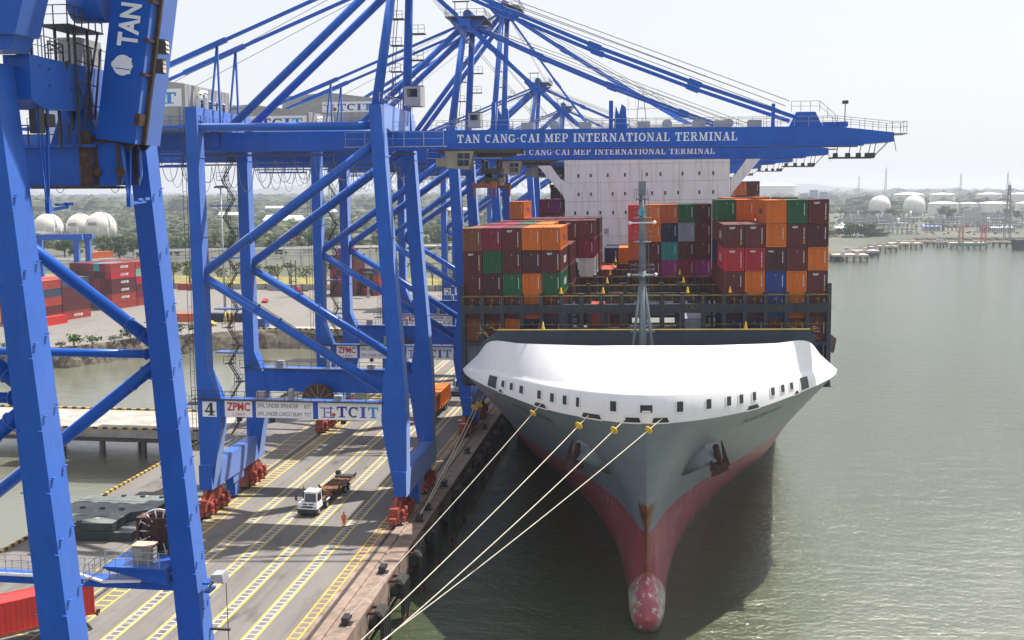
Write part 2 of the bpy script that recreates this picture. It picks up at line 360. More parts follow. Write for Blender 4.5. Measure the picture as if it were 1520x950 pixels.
# ---------------------------------------------------------------- slab-serif stroke lettering
def arc(cx, cy, rx, ry, a0, a1, th, n=14):
    out = []
    for i in range(n):
        q = []
        for a, k in ((a0+(a1-a0)*i/n, 1), (a0+(a1-a0)*(i+1)/n, 1)):
            a = R(a); q.append(((cx+(rx+th/2)*math.cos(a), cy+(ry+th/3)*math.sin(a)), (cx+(rx-th/2)*math.cos(a), cy+(ry-th/3)*math.sin(a))))
        out.append([q[0][0], q[0][1], q[1][1], q[1][0]])
    return out
def rc(a, b, c, d): return [[(a,b),(c,b),(c,d),(a,d)]]
def dg(x0, y0, x1, y1, t): return [[(x0-t/2,y0),(x0+t/2,y0),(x1+t/2,y1),(x1-t/2,y1)]]
GL = {
 'T': (.9, rc(.02,.86,.88,1)+rc(.33,.0,.57,.86)+rc(.18,0,.72,.1)+rc(.02,.66,.12,.86)+rc(.78,.66,.88,.86)),
 'A': (1.0, dg(.17,0,.5,1,.1)+dg(.82,0,.5,1,.24)+rc(.27,.27,.7,.37)+rc(0,0,.36,.09)+rc(.6,0,1.03,.09)),
 'N': (1.0, rc(.13,0,.24,1)+rc(.78,0,.89,1)+dg(.84,0,.2,1,.24)+rc(0,.91,.32,1)+rc(0,0,.37,.09)+rc(.65,.91,1,1)),
 'C': (.9, arc(.46,.5,.34,.43,48,312,.21)+rc(.72,.66,.82,1.0)),
 'G': (1.0, arc(.46,.5,.34,.43,48,318,.21)+rc(.72,.66,.82,1.0)+rc(.55,.36,.98,.45)+rc(.68,.05,.86,.36)),
 'I': (.5, rc(.13,0,.37,1)+rc(0,0,.5,.09)+rc(0,.91,.5,1)),
 'M': (1.2, rc(.13,0,.23,1)+rc(.86,0,1.08,1)+dg(.58,.05,.2,1,.2)+dg(.58,.05,.92,1,.1)+rc(0,0,.36,.09)+rc(.74,0,1.2,.09)+rc(0,.91,.25,1)+rc(1.0,.91,1.2,1)),
 'E': (.88, rc(.12,0,.34,1)+rc(0,0,.82,.1)+rc(0,.9,.8,1)+rc(.3,.46,.6,.55)+rc(.72,.1,.82,.3)+rc(.7,.7,.8,.9)+rc(.55,.36,.64,.65)),
 'P': (.86, rc(.12,0,.34,1)+rc(0,0,.48,.09)+rc(0,.9,.45,1)+rc(.3,.42,.5,.51)+arc(.5,.71,.24,.245,90,-90,.2,8)),
 'R': (.98, rc(.12,0,.34,1)+rc(0,0,.46,.09)+rc(0,.9,.45,1)+rc(.3,.46,.5,.55)+arc(.48,.73,.22,.23,90,-90,.2,8)+dg(.8,0,.52,.48,.22)+rc(.72,0,.98,.09)),
 'L': (.84, rc(.12,0,.34,1)+rc(0,0,.8,.1)+rc(0,.91,.48,1)+rc(.7,.1,.8,.34)),
 'O': (.96, arc(.48,.5,.36,.43,0,360,.21,20)),
 '-': (.4, rc(.06,.44,.34,.52)),
 ' ': (.42, []),
 '1': (.6, rc(.2,0,.42,1)+rc(.06,0,.56,.09)+rc(.06,.8,.22,.9)),
 '4': (.8, rc(.42,.05,.66,1)+rc(.04,.24,.8,.36)+dg(.1,.3,.5,1,.12)+rc(.28,0,.8,.08)),
 '3': (.75, arc(.36,.74,.24,.2,150,-85,.2,10)+arc(.36,.27,.27,.22,85,-155,.22,10)+rc(.02,.62,.14,.76)),
 '2': (.75, arc(.37,.7,.26,.24,165,-35,.21,10)+dg(.12,.06,.58,.58,.17)+rc(.04,0,.74,.14)+rc(.64,.1,.74,.3)),
}
def lettering(txt, x0, x1, z0, z1, y, gap=.13):
    """flat letters on a wall that faces -Y, from x0 to x1"""
    tot = sum(GL[c][0]+gap for c in txt)-gap; sx = (x1-x0)/tot; h = z1-z0; m = MB(); u = 0; k = 0
    lettering.each = []
    for c in txt:
        wd, qs = GL[c]; m = MB(); lettering.each.append(m)
        for q in qs:
            d = y-0.002*(k % 9); k += 1
            m.add([(x0+(u+a)*sx, d, z0+b*h) for a, b in q], [(0,1,2,3)])
        u += wd+gap
    return m
def letters(parent, *a):
    lettering(*a)
    for q in lettering.each:
        if q.v: part(parent, 'letter', q, letters.mat)
_tc = {}
def text_mesh(txt, size, bold=0.0):
    key = (txt, size, bold)
    if key in _tc: return _tc[key]
    cu = bpy.data.curves.new('lettering', 'FONT'); cu.body = txt; cu.size = size; cu.offset = bold; cu.resolution_u = 3
    ob = bpy.data.objects.new('lettering', cu); me = bpy.data.meshes.new_from_object(ob)
    bpy.data.objects.remove(ob); bpy.data.curves.remove(cu)
    mb = MB(); mb.v = [tuple(v.co) for v in me.vertices]; mb.f = [tuple(p.vertices) for p in me.polygons]; mb.sm = [False]*len(mb.f)
    bpy.data.meshes.remove(me); _tc[key] = mb; return mb
def text_on(txt, x0, x1, z0, z1, y, bold=0.0, axis='x', flip=False):
    """flat text fitted in a rectangle; axis x: wall facing -Y; axis y: wall facing +X running along +Y"""
    t = text_mesh(txt, 1.0, bold); m = MB()
    if not t.v: return m
    a0 = min(p[0] for p in t.v); a1 = max(p[0] for p in t.v); b0 = min(p[1] for p in t.v); b1 = max(p[1] for p in t.v)
    f = lambda p: ((p[0]-a0)/(a1-a0)*(x1-x0)+x0, (p[1]-b0)/(b1-b0)*(z1-z0)+z0)
    if axis == 'x': m.add([(f(p)[0], y, f(p)[1]) for p in t.v], t.f)
    else: m.add([(y, f(p)[0], f(p)[1]) for p in t.v], t.f)
    return m

# ---------------------------------------------------------------- crane pieces
def loft(levels, y0, y1):     # levels (z, xl, xr) from the bottom up
    m = MB()
    for (za, la, ra), (zb, lb, rb) in zip(levels[:-1], levels[1:]):
        m.hexa([(la,y0,za),(ra,y0,za),(ra,y1,za),(la,y1,za)], [(lb,y0,zb),(rb,y0,zb),(rb,y1,zb),(lb,y1,zb)])
    return m
def bogie_meshes():
    f = MB()
    f.hexa([(-.55,-2.9,1.6),(.55,-2.9,1.6),(.55,2.9,1.6),(-.55,2.9,1.6)], [(-.6,-1.0,3.3),(.6,-1.0,3.3),(.6,1.0,3.3),(-.6,1.0,3.3)])
    f.tube((-.78,0,2.5),(.78,0,2.5),.45,n=12)
    for s in (-1,1):
        f.hexa([(-.62,s*1.75-1.55,.35),(.62,s*1.75-1.55,.35),(.62,s*1.75+1.55,.35),(-.62,s*1.75+1.55,.35)], [(-.62,s*1.75-.75,1.9),(.62,s*1.75-.75,1.9),(.62,s*1.75+.75,1.9),(-.62,s*1.75+.75,1.9)])
        f.tube((-.8,s*1.75,1.35),(.8,s*1.75,1.35),.34,n=10)
        for t_ in (-.75,.75):
            f.box(.6,s*1.75+t_-.4,.45,1.15,s*1.75+t_+.25,1.05); f.tube((.85,s*1.75+t_,1.0),(.85,s*1.75+t_,1.9),.24,n=8)
            f.box(-.95,s*1.75+t_-.3,.5,-.6,s*1.75+t_+.3,1.25)
    g = MB(); g.tube((-.7,0,0),(.7,0,0),.40,n=14); g.tube((-.75,0,0),(.75,0,0),.15,n=8)
    return f.mesh('bogie', BOGIE), g.mesh('wheel', DARKST)
BOG, WHL = bogie_meshes()
def add_bogies(root, xs, ys):
    rl = root.location
    for x in xs:
        for y in ys:
            b = link('bogie', BOG, root, (x-rl.x, y-rl.y, 0.0))
            for k in (-2.75, -.8, .8, 2.75): link('wheel', WHL, b, (0, k, .42))
def zigzag_stair(x, y, z0, z1, w=2.6, step=3.4):
    m = MB(); z = z0; d = 1
    while z < z1-.5:
        zt = min(z+step, z1)
        for k in (0, .7):
            m.bar((x-d*w/2,y+k,z),(x+d*w/2,y+k,zt),.06,.12)
            m.bar((x-d*w/2,y+k,z+1),(x+d*w/2,y+k,zt+1),.045); m.bar((x,y+k,z),(x,y+k,zt+1.3),.03)
        n = 9
        for i in range(n): a = i/n; m.box(x-d*w/2+d*w*a-.12,y+.05,z+(zt-z)*a,x-d*w/2+d*w*a+.12,y+.65,z+(zt-z)*a+.05)
        m.box(x+d*w/2-.6,y-.3,zt-.06,x+d*w/2+.6,y+1.0,zt)
        m.rail([(x+d*w/2-.6,y-.3,zt),(x+d*w/2+.6,y-.3,zt),(x+d*w/2+.6,y+1,zt)],1.05,.05,1.2)
        z = zt; d = -d
    return m
BLUEL = [mat('sign_navy',(0.015,0.02,0.30),.5), mat('sign_slate',(0.03,0.05,0.20),.5), mat('sign_mid_blue',(0.02,0.08,0.40),.5), mat('sign_light_blue',(0.03,0.25,0.55),.5)]
def tcit_sign(root, x0, x1, z0, z1, y, name='company_sign'):
    m = MB(); m.box(x0,y-.06,z0,x1,y,z1); p = part(root, name, m, WHITE)
    L = x1-x0; h = z1-z0
    for i, c in enumerate('TCIT'):
        a = x0+L*(.29,.47,.65,.775)[i]; wd = L*(.165,.165,.105,.165)[i]
        part(p, 'letter', lettering(c, a, a+wd, z0+h*.16, z1-h*.2, y-.075), BLUEL[i])
    g = MB(); yy = y-.075
    for (a,b,c,d) in ((.06,.12,.26,.17),(.09,.12,.11,.72),(.19,.12,.21,.8),(.03,.66,.24,.71),(.12,.4,.2,.45)):
        yy -= .003; g.add([(x0+L*a,yy,z0+h*b),(x0+L*c,yy,z0+h*b),(x0+L*c,yy,z0+h*d),(x0+L*a,yy,z0+h*d)],[(0,1,2,3)])
    part(p, 'gantry_emblem', g, BLUEL[2])
    g = MB(); g.add([(x0+L*.245+L*.03*math.cos(i*.5236), y-.1, z0+h*.3+L*.03*math.sin(i*.5236)) for i in range(12)], [tuple(range(12))])
    part(p, 'red_disc', g, RED)
    return p

def build_crane(Y0, label, apex=68.3, number='4', lift=0.0, group='blue quay cranes along the wharf'):
    F0, F1, B0, B1 = Y0, Y0+1.8, Y0+15.2, Y0+17.0; G0, G1 = Y0+6.8, Y0+10.2; GC = (G0+G1)/2
    rt_ = thing('quay_crane', label, 'quay crane', (-42, Y0+8.5, 0), 0, group)
    ws = [(3.4,-30.55,-29.1),(9,-31.6,-29.05),(12.5,-32.1,-29.0),(16.5,-31.95,-29.15),(20.9,-31.2,-29.45),(32.4,-32.0,-30.3),(50,-32.9,-31.45)]
    ls = [(3.4,-55.25,-53.7),(11,-55.3,-52.4),(14.6,-55.3,-52.4),(18.2,-55.35,-53.85),(50,-55.4,-53.95)]
    for a, b in ((F0,F1),(B0,B1)):
        for lv in (ws, ls):
            lg = part(rt_, 'leg', loft(lv,a,b), BLUE)
            for zb in (13.2, 23.5, 34.5, 44.0):
                for (za,la,ra),(zc,lc,rc_) in zip(lv[:-1],lv[1:]):
                    if za <= zb < zc:
                        f = (zb-za)/(zc-za); x0 = la+(lc-la)*f; x1 = ra+(rc_-ra)*f
                        m = MB(); m.box(x0-.05,a-.05,zb,x1+.05,b+.05,zb+.09); part(lg, 'splice_flange', m, BLUE)
    for x0, x1, wsd in ((-55.3,-53.66,0),(-30.6,-29.06,1)):
        m = MB(); m.box(x0,Y0-.4,3.3,x1,Y0+17.4,6.4); m.box(x0+.25,Y0+1.5,6.4,x1-.25,Y0+15.5,6.45)
        s = part(rt_, 'sill_beam', m, BLUE)
        m = MB(); m.box(x0+.4,Y0+6.5,2.2,x1-.1,Y0+10,3.3); m.box(x0+.2,Y0+7.2,.4,x1-.2,Y0+8.6,2.2); part(s, 'storm_anchor', m, BLUE)
        m = MB(); m.rail([(x0+.3,Y0+2,6.45),(x0+.3,Y0+15,6.45)],1.0,.04,2.2); part(s, 'rail', m, GALV)
    add_bogies(rt_, (-54.45,-30.25), (Y0+1.6, Y0+14.6))
    for x in (-54.45,-30.25):
        m = MB(); m.box(x-.5,Y0-2.2,.9,x+.5,Y0-1.3,2.3); m.box(x-.4,Y0-2.9,.5,x+.4,Y0-2.2,1.3); m.bar((x,Y0-1.4,2.0),(x,Y0-.2,3.2),.3); part(rt_, 'rail_buffer', m, BOGIE)
    # portal beams
    for a, b, z0, z1 in ((F0+.1,F1-.1,12.5,14.7),(B0+.1,B1-.1,12.8,16.0)):
        m = MB(); m.box(-52.6,a,z0,-31.4,b,z1); pb = part(rt_, 'portal_beam', m, BLUE)
        m = MB(); m.box(-55.8,a-.55,z1-.02,-31.7,a-.02,z1+.06); m.rail([(-55.8,a-.5,z1),(-32.2,a-.5,z1)],1.1,.05,1.7); part(pb, 'walkway', m, DARKST)
    for s_ in (0,1):
        z1 = 14.7 if s_ == 0 else 16.0
        m = MB(); m.box(-48-s_*3,F0+.7+s_*15.2,z1,-47.0-s_*3,F0+1.5+s_*15.2,z1+.9); m.box(-43.9,F0+.8+s_*15.2,z1,-43.4,F0+1.4+s_*15.2,z1+1.3); m.box(-38.2,F0+.8+s_*15.2,z1,-37.2,F0+1.5+s_*15.2,z1+.6)
        parts(rt_, 'electrical_box', m, HOUSE)
    # braces: a K opening to the water on both frames, and the top tie
    for yc in (Y0+.9, Y0+16.1):
        for q in ((-32.6,yc,45.4),(-31.9,yc,16.2)):
            m = MB(); m.tube((-54.3,yc,30.1 if q[2] > 30 else 29.7),q,.56,n=14)
            d = Vector(q)-Vector((-54.3,yc,30)); 
            for k in (.3,.42,.54,.66,.78):
                c = Vector((-54.3,yc,30))+d*k; dd = d.normalized()*.06; m.tube(c-dd,c+dd,.66,n=14)
            b = part(rt_, 'brace', m, BLUE)
            m = MB(); up_ = Vector((0,0,.75)) if q[2] < 30 else Vector((0,0,-.75)); p0 = Vector((-54.3,yc-.3,30))+d*.28; p1 = Vector((-54.3,yc-.3,30))+d*.8
            m.bar(p0+up_,p1+up_,.07); part(b, 'cable_tray', m, DARKST)
        m = MB(); m.tube((-54.0,yc,47.6),(-32.3,yc,47.6),.5,n=14); part(rt_, 'top_tie', m, BLUE)
    # top cross beams
    m = MB(); m.prism([(-55.3,F0+1.8,47.9),(-55.3,F0+4,48.3),(-55.3,B0-2,48.3),(-55.3,B0,47.9),(-55.3,B0,50),(-55.3,F0+1.8,50)],(1.25,0,0))
    cb = part(rt_, 'cross_beam', m, BLUE); m = MB(); m.rail([(-54.1,F0,50),(-54.1,B1,50)],1.1,.05,1.3); part(cb, 'guard_rail', m, GALV)
    m = MB(); m.prism([(-32.8,F0+1.8,47.6),(-32.8,F0+5,47.2),(-32.8,B0-5,47.2),(-32.8,B0,47.8),(-32.8,B0,50.2),(-32.8,F0+1.8,50.2)],(1.25,0,0))
    cb = part(rt_, 'cross_beam', m, BLUE); m = MB(); m.rail([(-31.6,F0,50.2),(-31.6,B1,50.2)],1.1,.05,1.3); part(cb, 'guard_rail', m, GALV)
    # hangers of the girder
    m = MB()
    for x in (-54.6,-32.2):
        for y in (G0-.4, G1): m.box(x-.5,y,45.6,x+.5,y+.4,48.4)
    parts(rt_, 'girder_hanger', m, BLUE)
    m = MB(); m.box(-88,G0,45.15,-28.2,G1,47.3); m.box(-88,G0-.35,45.0,-28.2,G0+.1,45.2); m.box(-88,G1-.1,45.0,-28.2,G1+.35,45.2)
    for x in range(-84,-30,4): m.box(x,G0-.03,45.2,x+.06,G0,47.25)
    gd = part(rt_, 'girder', m, BLUE)
    m = MB(); m.rail([(-70,G0+.1,47.3),(-29,G0+.1,47.3)],1.1,.05,2); part(gd, 'walkway_rail', m, GALV)
    # festoon loops
    m = MB(); y = G1+1.0
    m.box(-86,y-.1,44.5,-30,y+.1,44.75)
    x = -85
    rr = random.Random(int(Y0))
    while x < -33:
        wd = 2.6; dp = rr.uniform(2.6,4.6)
        m.path([(x+wd*t_/10, y, 44.4-dp*(1-abs(2*t_/10-1)**2.6)) for t_ in range(11)], .045, 5); x += wd
    part(rt_, 'festoon_cable', m, WIRE)
    # trolley maintenance platform
    m = MB(); m.box(-66,G0-2.2,43.0,-58.2,G0-.5,43.25)
    for x in (-65.5,-62,-58.7): m.bar((x,G0-.7,43.2),(x,G0-.5,45.2),.15)
    m.rail([(-66,G0-2.2,43.2),(-58.2,G0-2.2,43.2)],1.1,.06,1.2); part(rt_, 'service_platform', m, BLUE)
    # boom
    m = MB()
    T = [(-28.1,45.15,47.3),(20.2,45.15,47.3),(23.6,45.2,46.95),(27.4,45.45,46.5)]
    for (xa,za,zb),(xc,zc,zd) in zip(T[:-1],T[1:]): m.hexa([(xa,G0,za),(xc,G0,zc),(xc,G1,zc),(xa,G1,za)], [(xa,G0,zb),(xc,G0,zd),(xc,G1,zd),(xa,G1,zb)])
    m.box(-28.1,G0-.35,45.0,24,G0+.1,45.2); m.box(-28.1,G1-.1,45.0,24,G1+.35,45.2)
    for x in range(-26,24,3): m.box(x,G0-.02,45.2,x+.05,G0,47.2)
    bo = part(rt_, 'boom', m, BLUE)
    letters.mat = LETTER; letters(bo, 'TAN CANG-CAI MEP INTERNATIONAL TERMINAL', -23.75, 9.7, 45.75, 46.75, G0-.04)
    m = MB(); m.rail([(-27,G0+.1,47.3),(21,G0+.1,47.3),(27.2,G0+.1,46.6),(28.8,G0+.1,46.6),(28.8,G1-.1,46.6),(27.2,G1-.1,46.6),(21,G1-.1,47.3),(-27,G1-.1,47.3)],1.15,.055,1.6); m.box(27.3,G0,46.3,28.9,G1,46.42)
    part(bo, 'guard_rail', m, GALV)
    m = MB()
    for x in (-19.6,-5.4): m.box(x,G0+.5,47.3,x+.5,G0+1.0,50.6); m.prism([(x+.6,G0+.6,47.3),(x+2.2,G0+.6,47.3),(x+2.0,G0+.6,49.8),(x+1.5,G0+.6,50.2),(x+1.2,G0+.6,49.0),(x+.8,G0+.6,50.0)],(0,.35,0))
    m.box(13.6,G0+.6,47.3,14.0,G0+1.0,50.0)
    m.hexa([(15.6,G0+.3,47.3),(19.4,G0+.3,47.3),(19.4,G1-.3,47.3),(15.6,G1-.3,47.3)],[(16.4,G0+.6,49.0),(18.6,G0+.6,49.0),(18.6,G1-.6,49.0),(16.4,G1-.6,49.0)])
    m.box(19.4,G0+.5,47.25,22.3,G1-.5,47.8)
    parts(bo, 'stay_bracket', m, BLUE)
    m = MB(); m.rail([(15.8,G0+.2,49),(19,G0+.2,49),(20.8,G0+.2,47.4)],1.2,.055,1.2)
    for x in (-16,-9,-2,4.5,7,11): m.box(x,G0+.6,47.35,x+1.5,G1-.6,48.15)
    for x in (-12,1.5,8.7): m.tube((x,G0+1,47.8),(x,G0+2,47.8),.6,n=12)
    parts(bo, 'rope_sheave_box', m, GALV)
    m = MB(); m.bar((22.0,G0+1,47.3),(22.0,G0+1,50.0),.09); m.box(21.7,G0+.7,49.9,22.3,G0+1.4,50.25); part(bo, 'floodlight_post', m, DARKST)
    m = MB(); m.box(20.6,G0+.3,43.6,25.4,G1-.3,43.75)
    for x in (21,22.4,23.6,24.6,25.2): m.bar((x,G0+.4,43.7),(x+.3,G0+.4,45.3),.08); m.box(x-.25,G0+.3,43.75,x+.25,G0+.9,44.2)
    m.bar((25.3,G0+.4,43.8),(26.8,G0+.4,45.4),.1); m.bar((27.5,G0+1,46.4),(27.9,G0+1,44.4),.06)
    part(bo, 'tip_platform', m, DARKST)
    # hinge railing
    m = MB(); m.box(-37,F0+3.4,45.2,-24.6,F0+4.4,45.3); m.rail([(-36.8,F0+3.5,45.3),(-24.8,F0+3.5,45.3)],1.7,.07,2.4); part(rt_, 'hinge_platform', m, GALV)
    # tower
    A = Vector((-30.6, 0, apex-1.6))
    for y0, y1 in ((F0+.9,Y0+4.9),(B0+.9,Y0+12.1)):
        m = MB(); m.tube((-32.2,y0,49.8),(A.x,y1,A.z),.62,.5,n=14); part(rt_, 'tower_leg', m, BLUE)
    m = MB(); m.box(-31.6,Y0+4.0,apex-2,-29.6,Y0+13,apex-.6); m.prism([(-33.2,Y0+5,apex-.9),(-27.4,Y0+5,apex-.9),(-29.0,Y0+5,apex-2.4),(-32,Y0+5,apex-2.4)],(0,.3,0)); m.prism([(-33.2,Y0+11.8,apex-.9),(-27.4,Y0+11.8,apex-.9),(-29.0,Y0+11.8,apex-2.4),(-32,Y0+11.8,apex-2.4)],(0,.3,0))
    for y in (Y0+6.5,Y0+8.5,Y0+10.5): m.tube((-30.4,y-.25,apex+.2),(-30.4,y+.25,apex+.2),.75,n=14)
    ah = part(rt_, 'tower_head', m, BLUE)
    m = MB(); m.box(-33.6,Y0+3.6,apex-.62,-27.2,Y0+13.4,apex-.5); m.rail([(-33.6,Y0+3.6,apex-.5),(-27.2,Y0+3.6,apex-.5),(-27.2,Y0+13.4,apex-.5),(-33.6,Y0+13.4,apex-.5),(-33.6,Y0+3.6,apex-.5)],1.1,.06,1.4)
    m.bar((-32.2,Y0+5,apex-.5),(-32.2,Y0+5,apex+2.0),.12); m.bar((-30.2,Y0+5,apex-.5),(-30.2,Y0+5,apex+2.0),.12); m.bar((-32.6,Y0+5,apex+2.0),(-29.8,Y0+5,apex+2.0),.2); m.bar((-26.8,Y0+4,apex-.5),(-27.4,Y0+4,apex+.8),.06)
    part(ah, 'platform', m, DARKST)
    # access ladders and landings on the tower
    m = MB(); z = 52.0
    while z < apex-3:
        f = (z-50)/(apex-51.6); x = -32.2+1.6*f; y = F0+15.5-3.2*f
        m.box(x-2.2,y-.5,z,x-.6,y+.7,z+.1); m.rail([(x-2.2,y-.5,z),(x-.7,y-.5,z)],1.0,.05,.8); m.bar((x-1.6,y,z),(x-1.3,y,z+3.2),.08); m.bar((x-2.0,y,z),(x-1.7,y,z+3.2),.08)
        if 51 < z < 60: m.box(x+.6,y-.5,z+1.4,x+2.3,y+.7,z+1.5); m.rail([(x+.7,y-.5,z+1.5),(x+2.3,y-.5,z+1.5)],1.0,.05,.8)
        z += 3.2
    parts(rt_, 'tower_landing', m, DARKST) if False else part(rt_, 'tower_ladder', m, DARKST, True, None, 'stuff')
    m = MB(); m.box(-31.2,Y0+10.6,50.6,-29.1,Y0+13.2,53.0); cbn = part(rt_, 'lift_cabin', m, HOUSE)
    m = MB(); m.box(-30.8,Y0+10.54,51.7,-29.5,Y0+10.6,52.7); part(cbn, 'window', m, GLASS)
    # stays
    for y in (Y0+5.6, Y0+11.4):
        P0 = Vector((A.x+.3,y,apex-1.2))
        for q, r_ in ((Vector((16.2,y+.6*(1 if y > GC-0 else 0)-.3,48.2)),.34),(Vector((-9.4,y,47.9)),.27)):
            m = MB(); n = 4; pr = P0
            for i in range(1,n+1):
                c = P0.lerp(q,i/n); c.z -= .9*math.sin(math.pi*i/n)*(1 if r_ > .3 else .3)
                m.bar(pr,c,r_*.9,r_*1.25)
                if i < n: dv = (q-P0).normalized()*.8; m.bar(c-dv,c+dv,r_*1.5,r_*2.0)
                pr = c
            part(rt_, 'forestay', m, BLUE)
        m = MB(); m.tube(P0,(-52.4,y,47.6),.5,n=14); part(rt_, 'backstay_strut', m, BLUE)
        q = Vector((-79,y,48)); m = MB(); m.bar(P0,P0.lerp(q,.48),.32,.4); c = P0.lerp(q,.48); m.bar(P0.lerp(q,.45),P0.lerp(q,.62),.5,.62); m.bar(P0.lerp(q,.6),q,.32,.4)
        c = P0.lerp(q,.475); m.bar(c,(c.x-1.3,y,48.0),.22); m.bar(c,(c.x+.1,y,48.0),.22); m.bar((c.x-1.0,y,50.6),(c.x+.1,y,50.6),.15); part(rt_, 'backstay', m, BLUE)
        m = MB(); m.path([P0,(-66,y+.6,50.5)],.035,4); m.path([P0,(15,y+.4,49.6)],.05,4); m.path([P0+Vector((0,.3,.4)),(15.5,y+.8,50.2)],.05,4); m.path([P0,(-14,y,48.3)],.03,4); part(rt_, 'wire_rope', m, WIRE)
    # machinery house
    m = MB(); X0, X1, HY0, HY1, z0, z1 = -76, -56, Y0+1.6, Y0+15, 47.9+lift, 53.5+lift
    m.add([(X0,HY0,z0),(X1,HY0,z0),(X1,HY1,z0),(X0,HY1,z0),(X0,HY0,z1),(X1,HY0,z1-.6),(X1,HY1,z1-.6),(X0,HY1,z1),((X0+X1)/2,HY0,z1+.7),((X0+X1)/2,HY1,z1+.7)],
        [(0,3,2,1),(0,1,5,8,4),(1,2,6,5),(2,3,7,9,6),(3,0,4,7),(4,8,9,7),(8,5,6,9)])
    for i in range(int(HY0),int(HY1),1): m.box(X1,i+.5,z0,X1+.05,i+.62,z1-.7)
    mh = part(rt_, 'machinery_house', m, HOUSE)
    tcit_sign(mh, -67.5, -56.4, z1-3.3, z1-1.2, HY0-.02, 'house_sign')
    m = MB()
    for i in range(4): m.box(X1+.3,HY0+2.2+i*2.2,z0+1.5,X1+.9,HY0+3.3+i*2.2,z0+3.4)
    parts(mh, 'air_conditioner', m, WHITE); m = MB()
    for i in range(4): m.box(X1+.9,HY0+2.35+i*2.2,z0+1.7,X1+.93,HY0+3.1+i*2.2,z0+3.2)
    parts(mh, 'vent_grille', m, BLACK)
    m = MB(); m.path([(X1+.4,HY0+3.4,z0+1),(X1+.4,HY0+3.4,z0+3.9),(X1+.4,HY0+3.9,z0+4.3),(X1+.4,HY0+5.2,z0+4.3),(X1+.1,HY0+5.6,z0+3.9)],.3,8); part(mh, 'exhaust_duct', m, WHITE)
    m = MB(); m.box(X0-1,HY0-1.1,z0-.4,X1+2.4,HY1+1,z0-.05); m.rail([(X0,HY0-1,z0-.05),(X1+2.3,HY0-1,z0-.05),(X1+2.3,HY1,z0-.05)],1.1,.055,1.3); part(mh, 'deck', m, BLUE)
    # stairs on the rear landside leg
    part(rt_, 'stairway', zigzag_stair(-56.9, B0+.2, 6.5, 46.5, 1.5, 2.5), DARKST)
    m = MB()
    for z in (18,24,31,38): m.box(-59.2,B0-.4,z,-55.4,B0+1.4,z+.15)
    parts(rt_, 'landing', m, BLUE)
    m = MB()
    for z in range(8,50,2): m.bar((-55.8,F0+.6,z),(-55.8,F0+.6,z+2),.05); m.bar((-56.3,F0+.6,z),(-56.3,F0+.6,z+2),.05); m.bar((-56.3,F0+.6,z),(-55.8,F0+.6,z),.04)
    m.box(-57,F0-.2,13.9,-55.4,F0+1.8,14.0); m.rail([(-57,F0-.2,14),(-55.5,F0-.2,14)],1.1,.05,1)
    part(rt_, 'leg_ladder', m, DARKST)
    # driver's cab under the boom and the trolley
    m = MB(); m.hexa([(-24.6,G0-2.2,42.7),(-22.0,G0-2.2,42.5),(-22.0,G0+.2,42.5),(-24.6,G0+.2,42.7)],[(-24.9,G0-2.2,44.7),(-21.5,G0-2.2,44.7),(-21.5,G0+.2,44.7),(-24.9,G0+.2,44.7)])
    m.box(-26.0,G0-2.0,42.9,-24.7,G0-.4,43.9)
    cb = part(rt_, 'driver_cab', m, CABTAN)
    m = MB(); m.box(-23.3,G0-2.26,42.95,-22.6,G0-2.21,43.65); m.box(-22.5,G0-2.26,42.95,-21.95,G0-2.21,43.65); m.box(-23.3,G0-2.26,43.8,-22.6,G0-2.21,44.45); m.box(-22.5,G0-2.26,43.8,-21.85,G0-2.21,44.45); part(cb, 'window', m, GLASS)
    m = MB(); m.box(-26,G0-.6,44.5,-16,G1+.6,44.98); m.box(-21.4,G0+.1,44.1,-17.0,G1-.1,44.5)
    for x in (-25,-17): 
        for y in (G0-.45,G1+.2): m.box(x-.6,y,44.5,x+.6,y+.3,45.0)
    part(rt_, 'trolley', m, DARKST)
    # cable reel by the rear water-side leg
    m = MB(); yc = B0-1.4
    m.tube((-44.5,yc,11.9),(-44.5,yc+.5,11.9),2.3,n=24)
    rl = part(rt_, 'cable_reel', m, RUST); m = MB()
    for i in range(12):
        a = i*math.pi/6; m.bar((-44.5+.5*math.cos(a),yc-.06,11.9+.5*math.sin(a)),(-44.5+2.15*math.cos(a),yc-.06,11.9+2.15*math.sin(a)),.1)
    m.tube((-44.5,yc-.12,11.9),(-44.5,yc,11.9),.55,n=14); part(rl, 'spoke', m, CABTAN)
    # signs on the front portal beam
    m = MB(); m.box(-54.65,F0-.05,12.5,-52.85,F0-.004,14.4); npl = part(rt_, 'number_plate', m, WHITE)
    if number: part(npl, 'numeral', lettering(number, -54.4,-53.1,12.65,14.25,F0-.06), BLACK)
    m = MB(); m.box(-51.8,F0+.03,12.55,-48.3,F0+.09,14.55); p = part(rt_, 'maker_sign', m, WHITE)
    part(p, 'lettering', text_on('ZPMC',-51.55,-48.55,13.3,14.35,F0+.02,.03), RED); part(p, 'lettering', text_on('上海振华',-50.9,-49.1,12.7,13.1,F0+.02), RED)
    m = MB(); m.box(-47.8,F0+.03,12.55,-40.6,F0+.09,14.55); p = part(rt_, 'load_sign', m, WHITE)
    m = text_on('SWL UNDER SPREADER',-47.6,-42.4,13.8,14.3,F0+.02); 
    for q in (text_on('65T',-41.7,-40.8,13.8,14.3,F0+.02), text_on('SWL UNDER CARGO BEAM',-47.6,-42.0,12.8,13.3,F0+.02), text_on('75T',-41.7,-40.8,12.8,13.3,F0+.02)): m.add(q.v,q.f)
    part(p, 'lettering', m, BLACK)
    tcit_sign(rt_, -39.95,-31.95,12.5,14.6,F0+.07)
    m = MB()
    for x in (-50.2,-46,-37): m.box(x-.25,F0+.3,11.9,x+.25,F0+.9,12.45)
